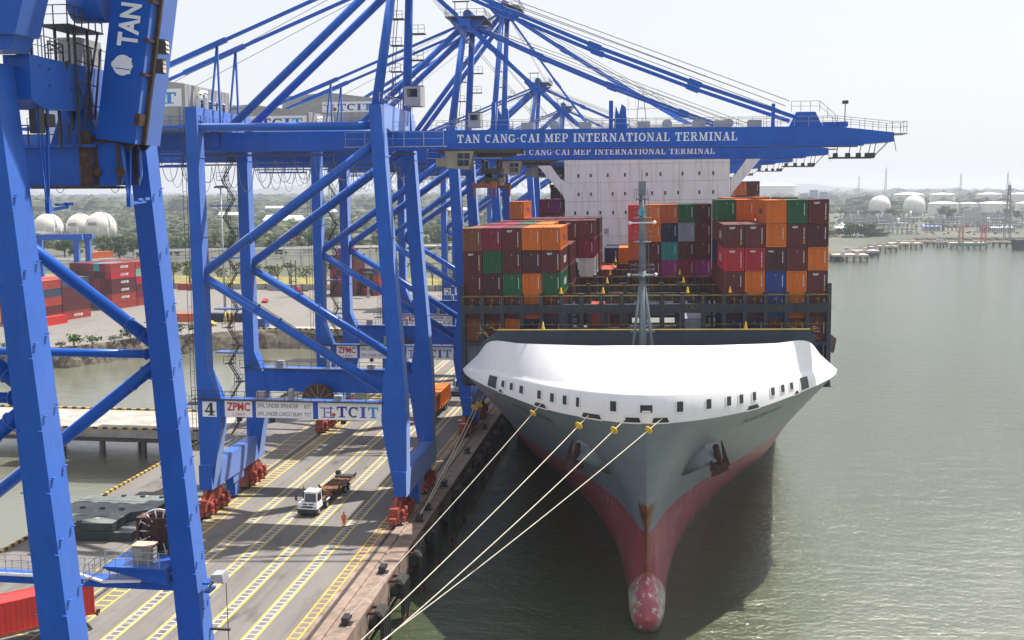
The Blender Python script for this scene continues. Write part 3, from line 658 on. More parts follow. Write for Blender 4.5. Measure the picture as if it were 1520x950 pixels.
    parts(rt_, 'floodlight', m, BLACK)
    return rt_

CR4 = build_crane(120.0, 'blue quay crane numbered 4, nearest of those with the boom lowered over the bow')
def renumber(c, s):
    for p in [o for o in COL.objects if o.parent == c and o.name.startswith('number_plate')]:
        rl = c.location
        o = part(p, 'numeral', lettering(s, -54.4+rl.x+42,-53.1+rl.x+42,12.65,14.25,rl.y-8.5-.06), BLACK)
def crane_copy(Y0, label, s):
    c = clone(CR4, None, ('numeral',)); c.location.y = Y0+8.5; c['label'] = label; renumber(c, s); return c
crane_copy(166.0, 'blue quay crane numbered 3, standing just behind crane 4', '3')
crane_copy(271.0, 'blue quay crane numbered 2 behind the left container stack', '2')
crane_copy(349.0, 'farthest blue quay crane, only its tower head and boom showing', '1')
build_crane(209.0, 'tallest blue quay crane, standing behind crane 3 and lifting a maroon container', apex=77.3, number=None, lift=5.8)
# ---------------------------------------------------------------- the near crane with its boom raised
NB = NEARBLUE
DRUST = mat('dark_rust', (0.06, 0.03, 0.02), 0.75, var=0.5, scale=2.5)
C5 = thing('quay_crane', 'near blue quay crane at the left edge with its boom raised upright', 'quay crane', (-44, 61, 0), 0, 'blue quay cranes along the wharf')
A0, A1, Bq0, Bq1 = 52.0, 53.8, 67.8, 69.5
def nl(z): return (z, -32.95-.058*z, -30.9-.0765*z)
for y0, y1 in ((A0,A1),(Bq0,Bq1)):
    l = part(C5, 'leg', loft([nl(3.2), nl(12), nl(30), nl(46.8)], y0, y1), NB)
    m = MB()
    for z in (6,9.5,13,16.5,20,23.5,27,31,35,39):
        q = nl(z)
        for x in (q[1]+.05,q[2]-.05): m.box(x-.12,y0-.16,z,x+.12,y0,z+.05)
        m.box(q[2]-.02,y0+.2,z+.8,q[2]+.16,y0+.45,z+.85); m.box(q[2]-.02,y1-.4,z+1.2,q[2]+.16,y1-.2,z+1.25)
    parts(l, 'lifting_lug', m, NB)
    part(C5, 'leg', loft([(3.2,-56.6,-54.2),(46,-56.6,-54.4)], y0, y1), NB)
    yc = (y0+y1)/2
    for q, nm in (((-56.2,yc,45.6),'brace'),((-56.0,yc,11.6),'brace')):
        m = MB(); p0 = (-34.6,yc,29.4 if q[2] > 20 else 27.9); m.tube(p0,q,.46,n=16); d = (Vector(q)-Vector(p0)).normalized(); pp = Vector(p0)
        m.tube(pp+d*.9,pp+d*1.0,.56,n=16); m.tube(pp+d*2.3,pp+d*2.4,.52,n=16)
        part(C5, nm, m, NB)
    m = MB(); m.tube((-34.8,yc,28.65),(-55,yc,28.65),.3,n=14); m.tube((-35.3,yc,28.65),(-35.2,yc,28.65),.42,n=14); part(C5, 'tie_tube', m, NB)
    m = MB(); m.box(-55,y0+.2,11.6,-33.4,y1-.2,12.15); pb = part(C5, 'portal_beam', m, NB)
    m = MB(); m.rail([(-55,y0+.3,12.15),(-38.6,y0+.3,12.15)],1.15,.05,1.25); m.rail([(-55,y1-.3,12.15),(-38.6,y1-.3,12.15)],1.15,.05,1.25); part(pb, 'guard_rail', m, GALV)
    m = MB(); m.path([(-55,y0+.05,12.3),(-42.6,y0+.05,12.3),(-41.2,y0,12.7),(-38.9,y0-.1,12.15),(-36,y0-.1,12.35)],.12,7); part(pb, 'cable_pipe', m, WHITE)
for x0, x1 in ((-56.6,-54.2),(-33.2,-31.1)):
    m = MB(); m.box(x0,A0-.4,3.2,x1,Bq1+.4,6.0); part(C5, 'sill_beam', m, NB)
add_bogies(C5, (-54.45,-30.25), (A0+1.2, Bq0-.2))
# reel deck, cabinet and reel near the far leg
m = MB(); m.prism([(-38.4,67.3,13.2),(-34.0,67.3,12.2),(-34.0,67.3,13.4),(-38.4,67.3,13.4)][::-1],(0,3.1,0)); m.box(-38.5,67.1,13.36,-33.9,70.6,13.52)
rd = part(C5, 'reel_platform', m, NB)
m = MB(); m.rail([(-38.4,67.2,13.5),(-34.3,67.2,13.5)],1.15,.055,.9); m.rail([(-40.2,67.4,12.2),(-38.4,67.4,13.5)],1.1,.05,.5); m.bar((-40.2,67.4,12.15),(-38.4,67.4,13.4),.25,.1); part(rd, 'guard_rail', m, GALV)
m = MB(); m.box(-36.7,68.0,13.52,-35.3,68.9,14.8); ec = part(C5, 'control_cabinet', m, CABTAN)
m = MB(); m.box(-36.78,67.92,14.8,-35.22,68.98,14.86); part(ec, 'lid', m, mat('cabinet_lid',(0.55,0.36,0.28),.6))
m = MB()
for z in (13.8,14.1,14.4): m.box(-36.6,67.97,z,-35.95,68.0,z+.18); m.box(-35.3,68.15,z,-35.27,68.8,z+.16)
parts(ec, 'louvre', m, HOUSE)
m = MB(); m.box(-37.4,70.0,13.5,-37.2,71.2,16.2); m.box(-34.3,70.0,13.5,-34.1,71.2,16.2); m.box(-37.4,70.0,16.1,-34.1,71.2,16.25); m.box(-37.4,71.0,13.5,-34.1,71.15,16.1)
for x in (-36.6,-35.8,-35.0): m.box(x,69.96,13.5,x+.07,70.02,16.1)
rf = part(C5, 'reel_frame', m, RUST)
m = MB(); m.tube((-35.6,70.2,15.2),(-35.6,70.8,15.2),1.5,n=24); part(C5, 'cable_drum', m, DRUST)
m = MB()
for i in range(14):
    a = i*math.pi/7; m.bar((-35.6+.9*math.cos(a),70.15,15.2+.9*math.sin(a)),(-35.6+1.7*math.cos(a),70.15,15.2+1.7*math.sin(a)),.07)
m.path([(-35.6+1.7*math.cos(i*.2618),70.15,15.2+1.7*math.sin(i*.2618)) for i in range(25)],.05,5)
part(C5, 'drum_spoke', m, WHITE)
# floodlight with its pendant on the far leg
m = MB(); m.box(-31.4,67.9,11.6,-30.9,68.9,11.75); m.box(-31.5,67.9,12.2,-31.0,68.9,12.35); m.bar((-31.2,68.4,11.9),(-30.5,68.6,12.6),.12)
part(C5, 'lamp_bracket', m, NB)
m = MB(); m.hexa([(-30.9,67.9,12.5),(-30.0,68.2,12.2),(-30.0,69.2,12.2),(-30.9,68.9,12.5)],[(-30.8,67.9,12.95),(-30.15,68.2,12.9),(-30.15,69.2,12.9),(-30.8,68.9,12.95)]); part(C5, 'floodlight', m, GALV)
m = MB(); m.bar((-30.2,69.0,12.3),(-30.1,69.0,4.5),.045); m.box(-31.5,68.9,8.4,-30.0,69.1,8.55); part(C5, 'pendant_cable', m, DARKST)
# top cross beam between the legs, girder below, hinge
m = MB(); m.prism([(-35.1,A1,45.0),(-35.1,A1+1.2,44.55),(-35.1,58.6,44.75),(-35.1,59.5,45.0),(-35.1,62.5,45.0),(-35.1,63.4,44.6),(-35.1,Bq0,45.0),(-35.1,Bq0,47.4),(-35.1,A1,47.4)],(1.55,0,0))
cbm = part(C5, 'cross_beam', m, NB)
m = MB()
for y, z in ((54.7,46.9),(55.6,46.8),(55.6,45.9),(57.7,45.9),(58.8,46.0)): m.tube((-33.57,y,z),(-33.5,y,z),.07,n=8)
for y in (57.2,): m.prism([(-33.55,y,47.4),(-33.55,y+.25,46.9),(-33.3,y+.1,47.5)],(0.03,.04,0))
parts(cbm, 'lifting_lug', m, DARKST)
m = MB(); m.rail([(-33.7,54.4,47.4),(-33.7,60.5,47.4),(-33.7,67.5,47.4)],1.2,.05,.85); part(cbm, 'guard_rail', m, GALV)
m = MB(); m.rail([(-33.7,55.9,47.4),(-33.7,57.4,47.4),(-34.8,57.4,47.4)],1.0,.06,.75); m.bar((-33.7,56,47.9),(-33.7,57.4,48.3),.06); m.bar((-33.7,56,48.3),(-33.7,57.4,47.9),.06); part(cbm, 'valve_stand', m, DARKST)
for k, y in enumerate((54.35, 55.1)):
    m = MB(); m.tube((-34.2,y,47.4),(-34.2,y,56),.14 if k == 0 else .09,n=12); m.box(-34.5,y-.3,47.38,-33.9,y+.3,47.5); part(C5, 'vertical_pipe', m, RUST if k == 0 else DARKST)
m = MB()
for z in [47.9+i*.62 for i in range(12)]: m.box(-34.25,53.95,z,-34.2,55.3,z+.04)
for y in (54.62,54.85,55.4): m.bar((-34.0,y,47.4),(-34.0,y,54),.04)
part(C5, 'pipe_ladder', m, GALV)
m = MB(); m.bar((-34,56.05,47.4),(-33.9,55.9,56),.045); part(C5, 'hoist_rope', m, WIRE)
m = MB(); m.hexa([(-35.2,A0,47.42),(-33.55,A0,47.42),(-33.55,A1,47.42),(-35.2,A1,47.42)],[(-34.7,A0,48.2),(-33.2,A0,48.2),(-33.2,A1,48.2),(-34.7,A1,48.2)])
m.hexa([(-35.3,A0-.3,48.2),(-32.95,A0-.3,48.2),(-32.95,A1+.1,48.2),(-35.3,A1+.1,48.2)],[(-33.0,A0+.4,56.5),(-30.8,A0+.4,56.5),(-30.8,A1+.8,56.5),(-33.0,A1+.8,56.5)])
part(C5, 'tower_leg', m, NB)
m = MB(); m.hexa([(-34.8,Bq0,47),(-33.2,Bq0,47),(-33.2,Bq1,47),(-34.8,Bq1,47)],[(-32.4,Bq0-2,60),(-31.2,Bq0-2,60),(-31.2,Bq1-2,60),(-32.4,Bq1-2,60)]); part(C5, 'tower_leg', m, NB)
m = MB(); m.box(-90,59.0,40.35,-33.2,62.2,42.65); m.box(-90,58.7,42.65,-33.0,62.5,42.8)
for x in range(-88,-34,4): m.box(x,58.97,40.4,x+.06,59.0,42.6)
g5 = part(C5, 'girder', m, NB)
m = MB(); m.box(-90,58.6,40.2,-32.9,59.1,40.36); m.box(-90,62.1,40.2,-32.9,62.6,40.36); m.box(-33.9,58.9,40.4,-33.15,59.02,43.6); part(g5, 'trolley_rail', m, DRUST)
m = MB(); m.rail([(-60,58.8,42.8),(-34.4,58.8,42.8)],1.15,.07,.65); part(g5, 'guard_rail', m, DARKST)
m = MB()
for y in (59.3,61.4):
    m.prism([(-33.2,y,40.4),(-31.6,y,40.4),(-31.4,y,41.0),(-31.4,y,42.6),(-31.9,y,43.3),(-33.2,y,43.3)],(0,.35,0))
lug = parts(C5, 'hinge_plate', m, NB)[0]
m = MB()
for y in (59.22,61.32):
    m.box(-33.25,y,40.4,-32.95,y+.07,43.3); m.box(-31.75,y,40.4,-31.5,y+.07,43.0); m.box(-32.95,y,42.9,-31.7,y+.07,43.35)
m.tube((-33.0,59.05,41.2),(-33.0,59.25,41.2),.28,n=12); m.tube((-31.5,59.05,41.2),(-31.5,59.25,41.2),.28,n=12)
parts(lug, 'hinge_pin', m, DRUST)
m = MB(); m.hexa([(-35.9,59.2,42.8),(-32.7,59.2,42.8),(-32.7,62.0,42.8),(-35.9,62.0,42.8)],[(-35.2,59.6,45.2),(-33.6,59.6,45.2),(-33.6,61.6,45.2),(-35.2,61.6,45.2)]); part(C5, 'girder_hanger', m, NB)
# hanging arms
def arm(p, q, foot):
    m = MB(); p = Vector(p); q = Vector(q); m.bar(p,q,.13); m.bar(p+Vector((0,-.75,0)),q,.06); m.bar(p+Vector((0,-1.1,-.2)),q+Vector((0,-.15,.3)),.07)
    f = Vector(foot); m.bar(q,f,.16,.16); m.box(f.x-.12,f.y-1.1,f.z+.08,f.x+.12,f.y-.5,f.z+.2); m.box(f.x-.12,f.y-.2,f.z+.08,f.x+.12,f.y+.4,f.z+.25); m.box(q.x-.12,q.y-.12,q.z-.2,q.x+.12,q.y+.15,q.z+.6)
    part(C5, 'hanging_arm', m, NB)
arm((-33.4,55.0,44.6),(-33.4,54.55,39.0),(-33.4,56.5,39.15)); arm((-31.4,60.3,42.7),(-31.4,59.9,39.3),(-31.4,61.9,39.4))
m = MB(); m.box(-33.9,54.0,43.2,-33.3,54.5,44.5); m.box(-34.2,54.6,43.6,-33.2,55.4,44.3); part(C5, 'sheave_block', m, DARKST)
# raised boom
d = Vector((.175,0,.985)).normalized(); L = 44
bl, brr = Vector((-32.85,0,43.15)), Vector((-30.42,0,42.8))
def bp(s, u, y): v = bl.lerp(brr,u)+d*s; return (v.x, y, v.z)   # s metres up the boom, u across it
m = MB(); m.hexa([bp(0,0,59.0),bp(0,1,59.0),bp(0,1,62.2),bp(0,0,62.2)],[bp(L,0,59.0),bp(L,1,59.0),bp(L,1,62.2),bp(L,0,62.2)])
for s in range(3,44,3): m.hexa([bp(s,.01,58.985),bp(s,.995,58.985),bp(s,.995,59.0),bp(s,.01,59.0)],[bp(s+.05,.01,58.985),bp(s+.05,.995,58.985),bp(s+.05,.995,59.0),bp(s+.05,.01,59.0)])
b5 = part(C5, 'boom', m, NB)
m = MB(); m.hexa([bp(0,1.0,59.75),bp(0,1.1,59.75),bp(0,1.1,59.98),bp(0,1.0,59.98)],[bp(L,1.0,59.75),bp(L,1.1,59.75),bp(L,1.1,59.98),bp(L,1.0,59.98)])
part(b5, 'trolley_rail', m, DRUST)
m = MB()
for s in (1.1,4.0,6.0,8.2,11,14): 
    hh = .7 if s < 2 else .16
    m.hexa([bp(s,.93,58.9),bp(s,1.06,58.9),bp(s,1.06,59.75),bp(s,.93,59.75)],[bp(s+hh,.93,58.9),bp(s+hh,1.06,58.9),bp(s+hh,1.06,59.75),bp(s+hh,.93,59.75)])
parts(b5, 'rail_clamp', m, DRUST)
# letters run up the boom: local x = up the boom, local y = towards its land side
t_ = text_mesh('TAN CANG-CAI MEP', 1.0, .035); a0 = min(p[0] for p in t_.v); hmax = max(p[1] for p in t_.v)
m = MB(); m.add([bp(5.55+(p[0]-a0)*1.22, .76-p[1]/hmax*.5, 58.95) for p in t_.v], t_.f); part(b5, 'lettering', m, LETTER)
m = MB(); pts = []
for i in range(36):
    a = i*math.pi/18; r_ = .6*(1.0+(.16 if i in (17,18,19) else 0)+(.2 if i in (4,) else 0)+(.2 if i in (32,) else 0)+(.12 if i in (0,) else 0)); pts.append((r_*math.cos(a), r_*math.sin(a)))
m.add([bp(4.45+q, .47+p/2.45, 58.95) for p, q in pts], [tuple(range(36))]); part(b5, 'emblem', m, LETTER)
m = MB(); m.add([bp(4.22,.3,58.94),bp(4.22,.68,58.94),bp(4.27,.68,58.94),bp(4.27,.3,58.94)],[(0,1,2,3)]); part(b5, 'emblem_line', m, NB)
for s, tilt in ((5.9,.5),(4.75,0)):
    m = MB(); c = Vector(bp(s,1.0,60.5)); n_ = Vector((.985,0,-.175))
    m.bar(c,c+n_*.2,.1); q = c+n_*.2
    m.hexa([q+Vector((-.15,-.35,-.42)),q+Vector((.15+.2*tilt,-.15,-.42)),q+Vector((.15+.2*tilt,.35,-.42)),q+Vector((-.15,.15,-.42))],[q+Vector((-.15,-.35,.42)),q+Vector((.25,-.15,.42)),q+Vector((.25,.35,.42)),q+Vector((-.15,.15,.42))])
    fl = part(b5, 'floodlight', m, BLACK)
    m = MB()
    for k in range(3): z0 = -.36+k*.25; m.add([q+Vector((.27+.15*tilt,-.1,z0)),q+Vector((.27+.15*tilt,.3,z0)),q+Vector((.27,.3,z0+.2)),q+Vector((.27,-.1,z0+.2))],[(0,1,2,3)])
    part(fl, 'lamp_glass', m, mat('lamp_glass',(0.6,0.5,0.36),.2))
m = MB(); m.prism([bp(-.02,.55,59.6),bp(-.02,.85,59.6),bp(-.5,.7,59.6)],(0,.25,0)); m.prism([bp(-.02,.55,61.5),bp(-.02,.85,61.5),bp(-.5,.7,61.5)],(0,.25,0)); parts(b5, 'boom_foot', m, BLACK)
# stair tower beside the cross beam, sheave drum above
m = MB()
for x, y in ((-33.3,58.0),(-33.3,59.4),(-34.5,58.0),(-34.5,59.4)): m.bar((x,y,42.6),(x,y,49.5),.13)
m.bar((-33.3,58.1,42.8),(-33.3,60.6,49.4),.1); m.bar((-33.3,59.4,42.8),(-33.3,60.9,48.6),.1); m.bar((-33.3,58.0,46.4),(-33.3,59.4,44.2),.07)
for z in (44,45.2,46.4,47.6,48.6): m.bar((-33.3,58.0,z),(-33.3,60.4,z-.12),.06)
m.box(-34.9,57.0,49.4,-33.0,60.8,49.5); m.rail([(-33.1,57.0,49.5),(-33.1,60.8,49.5)],1.05,.055,.7); m.rail([(-34.8,57.0,49.5),(-33.1,57.0,49.5)],1.05,.05,.8)
part(C5, 'stair_tower', m, DARKST)
m = MB(); m.box(-35.6,60.1,46.0,-34.2,62.6,49.2); cab5 = part(C5, 'switch_cabin', m, HOUSE)
m = MB(); m.box(-34.2,60.5,47.6,-34.17,61.3,48.7); part(cab5, 'window', m, GLASS)
m = MB(); m.tube((-34.0,59.6,51.0),(-32.0,59.6,51.0),1.1,n=20); part(C5, 'sheave_drum', m, NB)
# pale power cabinet glimpsed behind the rail
m = MB(); m.box(-38.6,63.5,42.8,-36.0,66.0,47.0); part(C5, 'power_cabinet', m, WHITE)
# ---------------------------------------------------------------- container ship
XS = -0.4
def cm(pts, t):      # Catmull-Rom through tuples, t in 0..1
    n = len(pts)-1; f = min(max(t,0),1)*n; i = min(int(f), n-1); f -= i
    g = lambda k: pts[min(max(k,0),n)]
    a, b, c, e = g(i-1), g(i), g(i+1), g(i+2)
    return tuple(.5*((2*q)+(-p+r)*f+(2*p-5*q+4*r-s)*f*f+(-p+3*q-3*r+s)*f**3) for p, q, r, s in zip(a,b,c,e))
C17 = [(0,100.2),(2.8,100.75),(6.4,102.9),(10.7,107),(15,113.3),(19.2,120.5),(22.1,126.5),(23.4,131)]
C4 = [(0,107.5),(.9,110.0),(2.4,116.5),(5.2,124.5),(9.7,134),(15,145),(20,156.5),(23.4,168)]
CW = [(0,109),(1.9,112),(2.6,119.5),(4.2,131.5),(8,146.5),(13.5,162),(19.5,176),(23.4,190)]
def hullp(z, u):
    b = cm(C4,u)
    if z >= 4: a = cm(C17,u); f = ((z-4)/13.5)**1.2; return (max(0,b[0]+(a[0]-b[0])*f), b[1]+(a[1]-b[1])*(z-4)/13.5)
    a = cm(CW,u); f = min((4-z)/9,1); return (max(0,b[0]+(a[0]-b[0])*f), b[1]+(a[1]-b[1])*f)
KC = C17
FC = [(0,100.7,20.35),(2.8,101.25,20.3),(6.35,103.4,20.15),(10.6,107.5,19.95),(14.8,113.8,19.6),(18.8,120.9,19.0),(21.7,126.7,18.3),(23.4,131.1,17.6)]
RC = [(0,108,24.0),(2.8,108.2,23.98),(5.8,109,23.85),(9.6,111.4,23.6),(14.0,115.8,23.1),(18.3,121.6,22.5),(20.8,126.8,20.0),(23.4,131.2,17.6)]
SM = Matrix.Translation((0,118,8)) @ Matrix.Rotation(R(0.5),4,'Z') @ Matrix.Rotation(R(-0.9),4,'Y') @ Matrix.Translation((0,-118,-8))
def ship_mats():
    m = bpy.data.materials.new('hull_paint'); m.use_nodes = True; t = m.node_tree; b = t.nodes['Principled BSDF']; b.inputs['Roughness'].default_value = .38
    N = t.nodes.new; Lk = t.links.new
    tc = N('ShaderNodeTexCoord'); sp = N('ShaderNodeSeparateXYZ'); Lk(tc.outputs['Object'], sp.inputs[0])
    def noise(sc, scale3, det=6, rough=.6):
        mp = N('ShaderNodeMapping'); mp.inputs['Scale'].default_value = scale3; Lk(tc.outputs['Object'], mp.inputs[0])
        n = N('ShaderNodeTexNoise'); n.inputs['Scale'].default_value = sc; n.inputs['Detail'].default_value = det; n.inputs['Roughness'].default_value = rough; Lk(mp.outputs[0], n.inputs['Vector']); return n.outputs['Fac']
    def rng(s, a, b_, c, d):
        r = N('ShaderNodeMapRange'); r.inputs[1].default_value = a; r.inputs[2].default_value = b_; r.inputs[3].default_value = c; r.inputs[4].default_value = d; Lk(s, r.inputs[0]); return r.outputs[0]
    def mix(f, a, b_):
        x = N('ShaderNodeMix'); x.data_type = 'RGBA'
        Lk(f, x.inputs[0])
        for k, v in ((6,a),(7,b_)):
            if isinstance(v, tuple): x.inputs[k].default_value = (*v,1)
            else: Lk(v, x.inputs[k])
        return x.outputs[2]
    def math_(op, a, b_):
        x = N('ShaderNodeMath'); x.operation = op
        for k, v in ((0,a),(1,b_)):
            if isinstance(v, (int,float)): x.inputs[k].default_value = v
            else: Lk(v, x.inputs[k])
        return x.outputs[0]
    grey = mix(rng(noise(.16,(1,1,1)),.35,.7,0,1), (.20,.242,.278), (.15,.185,.215))
    grey = mix(rng(noise(.9,(1,.25,.9),8,.7),.58,.78,0,.75), grey, (.085,.085,.08))
    grey = mix(rng(noise(.5,(1.2,.5,.12),6),.64,.75,0,.5), grey, (.12,.10,.075))
    red = mix(rng(noise(.5,(1,1,.35)),.35,.7,0,1), (.37,.085,.10), (.23,.05,.06))
    red = mix(rng(noise(1.1,(1.2,.8,.16),7,.7),.59,.64,0,.8), red, (.48,.36,.36))
    red = mix(rng(noise(1.6,(1.0,.7,.14),7,.7),.50,.64,0,.75), red, (.055,.02,.025))
    edge = math_('ADD', sp.outputs['Z'], rng(noise(.35,(1,1,1)),.3,.7,-.12,.12))
    col = mix(rng(edge,3.95,4.05,0,1), red, grey)
    # rust run down the stem
    ax = math_('ABSOLUTE', math_('ADD', sp.outputs['X'], -XS), 0)
    wd = math_('ADD', math_('MULTIPLY', math_('MAXIMUM', math_('ADD', sp.outputs['Z'], -3.5), 0), .17), .21)
    wd = math_('ADD', wd, rng(noise(1.4,(1,1,.4),6),.3,.7,-.28,.3))
    rm = math_('MULTIPLY', rng(math_('SUBTRACT', wd, ax),-.06,.12,0,1), rng(math_('ADD', sp.outputs['Z'], rng(noise(1.8,(1,1,.1),4),.3,.7,-.9,.9)),7.5,7.8,1,0))
    rm = math_('MULTIPLY', rm, rng(sp.outputs['Y'],118,124,1,0))
    rust = mix(rng(noise(1.5,(1,1,.4),6),.35,.65,0,1), (.07,.022,.012), (.26,.085,.022))
    col = mix(rm, col, rust)
    # plate seams: thin darker lines along strakes and butts
    def seam(s, per, w_):
        f = math_('FRACT', math_('DIVIDE', s, per), 0); return rng(f, 0, w_, 1, 0)
    sm = math_('MAXIMUM', seam(sp.outputs['Z'], 2.6, .022), seam(sp.outputs['Y'], 9.0, .012))
    col = mix(math_('MULTIPLY', sm, .35), col, (.07,.07,.07))
    scum = rng(math_('ADD', sp.outputs['Z'], rng(noise(.5,(1,1,.2)),.3,.7,-.5,.5)), -4.3, -3.6, .75, 0)
    col = mix(scum, col, (.05,.055,.03))
    Lk(col, b.inputs['Base Color'])
    m2 = bpy.data.materials.new('bulb_paint'); m2.use_nodes = True; t = m2.node_tree; b = t.nodes['Principled BSDF']; b.inputs['Roughness'].default_value = .45; N = t.nodes.new; Lk = t.links.new
    tc = N('ShaderNodeTexCoord'); sp = N('ShaderNodeSeparateXYZ'); Lk(tc.outputs['Object'], sp.inputs[0])
    red = mix(rng(noise(.6,(1,1,1)),.35,.7,0,1), (.36,.08,.095), (.24,.05,.06))
    side = math_('ADD', math_('ABSOLUTE', math_('ADD', sp.outputs['X'], -XS), 0), rng(noise(.8,(1,.7,1),8,.75),.25,.75,-1.1,1.1))
    side = math_('MULTIPLY', rng(side,.95,1.5,0,1), rng(sp.outputs['Y'],109.5,112.5,1,0))
    pale = mix(rng(noise(.9,(1,1,1)),.4,.65,0,1), (.42,.40,.36), (.20,.21,.11))
    c = mix(side, red, pale)
    c = mix(math_('MULTIPLY', rng(noise(1.5,(.8,.35,1),8,.75),.57,.60,0,1), rng(sp.outputs['Y'],108,110,1,0)), c, (.55,.48,.47))
    c = mix(math_('MULTIPLY', rng(sp.outputs['Y'],105.6,108,0,1), rng(math_('ADD', math_('ABSOLUTE', math_('ADD', sp.outputs['X'], -XS), 0), rng(noise(1.2,(1,1,1)),.3,.7,-.3,.3)),.25,.6,1,0)), c, (.26,.08,.02))
    scum = rng(math_('ADD', sp.outputs['Z'], rng(noise(.7,(1,1,.3)),.3,.7,-.5,.5)), -4.4, -3.7, .7, 0)
    c = mix(scum, c, (.10,.11,.05))
    Lk(c, b.inputs['Base Color'])
    return m, m2
HULL, BULB = ship_mats()
WBW = mat('bulwark_white', (0.76,0.76,0.78), 0.42, bump=0.5, bscale=0.5, var=0.025, scale=0.25, dirt=(0.62,0.58,0.5), dirt_amt=0.35, dirt_scale=0.5, streak=True)
SUPW = mat('superstructure_white', (0.72,0.70,0.71), 0.5, var=0.03, scale=0.3, dirt=(0.42,0.25,0.12), dirt_amt=0.55, dirt_scale=0.55, streak=True)
DECKG = mat('ship_deck', (0.06,0.07,0.075), 0.7, var=0.3)
SLATE = mat('lashing_slate', (0.022,0.034,0.052), 0.5, var=0.2, dirt=(0.07,0.04,0.02), dirt_amt=0.4, dirt_scale=0.8)
BREAK = mat('breakwater_slate', (0.030,0.048,0.075), 0.45, var=0.12)
MASTG = mat('mast_grey', (0.15,0.18,0.21), 0.45, var=0.08)
RAILY = mat('rail_yellow', (0.26,0.18,0.04), 0.6, var=0.25)
CONEY = mat('light_yellow', (0.85,0.50,0.02), 0.5)

ship = thing('container_ship', 'large container ship with grey hull, white whaleback bow and red underwater paint', 'container ship', (0,0,0)); ship.matrix_world = SM
def sp_(name, mb, mt, parent=None, label=None, kind=None): return part(parent or ship, name, mb, mt, False, label, kind)
US = [0,.02,.04,.07,.1,.14,.19,.25,.31,.37,.43,.49,.55,.61,.67,.73,.79,.85,.9,.95,1]
ZS = [-9,-7,-5,-3,-1,1,2.5,4,5.5,7,8.5,10,11.5,13,14.5,16,17.5]
rows = []
for z in ZS:
    r = [(*hullp(z,u),) for u in US]; r += [(23.4,200),(23.4,260),(22,330),(18,360)]
    rows.append([(XS-h,y,z) for h,y in reversed(r)]+[(XS+h,y,z) for h,y in r[1:]])
m = MB(); m.grid([list(reversed(r)) for r in rows]); sp_('hull', m, HULL)
m = MB(); secs = []
for y, zc, rx, rz in ((102.4,-3.5,.05,.05),(102.65,-3.4,.8,1.1),(103.2,-3.3,1.35,1.9),(104.2,-3.2,1.65,2.6),(105.8,-3.2,1.85,3.05),(107.6,-3.3,1.95,3.0),(110,-3.6,2.0,2.8),(113,-4.0,2.0,2.5),(118,-4.6,1.9,2.2)):
    secs.append([(XS+rx*math.sin(2*math.pi*k/28)*(1-.38*max(0,math.cos(2*math.pi*k/28))), y, zc+rz*math.cos(2*math.pi*k/28)) for k in range(29)])
m.grid(secs); sp_('bulbous_bow', m, BULB)
# white whaleback
def wp(u, f, s, out=0.0):
    """f 0..1 band from the knuckle to the fold, 1..2 sloping cover up to the rim"""
    K = cm(KC,u); F_ = cm(FC,u); Rm = cm(RC,u)
    K3 = (K[0],K[1],17.5)
    if f <= 1:
        a = tuple(p+(q-p)*f for p, q in zip(K3,F_)); bul = .28*math.sin(math.pi*f*.8)*(1-u**4)
        a = (a[0]+bul*.5*u, a[1]-bul*(1-u*.6), a[2])
    else:
        g = f-1; a = [p+(q-p)*g for p, q in zip(F_,Rm)]
        sag = math.sin(math.pi*g); a[2] += sag*(.45-1.0*u*u)*(1-u**6)*.8
        if g < .25: a[2] -= .18*(1-g/.25)*(1-u); 
        a = tuple(a)
    return (XS+s*(a[0]), a[1], a[2])
FS = [0,.15,.3,.5,.7,.85,.94,1.0,1.05,1.12,1.22,1.35,1.5,1.65,1.8,1.92,2.0]
UW = [i/40 for i in range(41)]
m = MB(); m.grid([list(reversed([wp(u,f,-1) for u in reversed(UW)]+[wp(u,f,1) for u in UW[1:]])) for f in FS])
rim = [wp(u,2.0,-1) for u in reversed(UW)]+[wp(u,2.0,1) for u in UW[1:]]
m.grid([rim, [(x,y+.5,z-.9) for x,y,z in rim]])
wb = sp_('whaleback', m, WBW)
# openings in the band: frame, dark opening
def band_patch(u0, u1, f0, f1, s, off, skew=0.0, n=3):
    g = []
    for j in range(n):
        f = f0+(f1-f0)*j/(n-1); row = []
        for i in range(n):
            a = i/(n-1); ua = u0+(u1-u0)*a; k = skew*(1-(f-f0)/(f1-f0+1e-9))*(a-.5)*2
            ua = max(0,ua+k) if s*s == 1 else ua
            p = Vector(wp(ua,f,s)); nrm = Vector(wp(ua+.01,f,s))-Vector(wp(max(ua-.01,0),f,s)); nr = Vector((0,0,1)).cross(nrm); nr.normalize()
            if nr.y > 0: nr = -nr
            row.append(tuple(p+nr*off))
        g.append(row if s > 0 else list(reversed(row)))
    return g
def opening(u0, u1, f0, f1, s, skew=0.0, name='mooring_port', rim_=True):
    m = MB()
    if rim_: m.grid(band_patch(u0-.0045,u1+.0045,f0-.05,f1+.05,s,.05,skew)); fr = sp_(name, m, WBW, wb)
    m = MB(); m.grid(band_patch(u0,u1,f0,f1,s,.075,skew)); 
    sp_('dark_opening' if rim_ else name, m, BLACK, fr if rim_ else wb) if not rim_ else link('dark_opening', m.mesh('dark_opening', BLACK), ship).__setattr__('parent', wb)
    return m
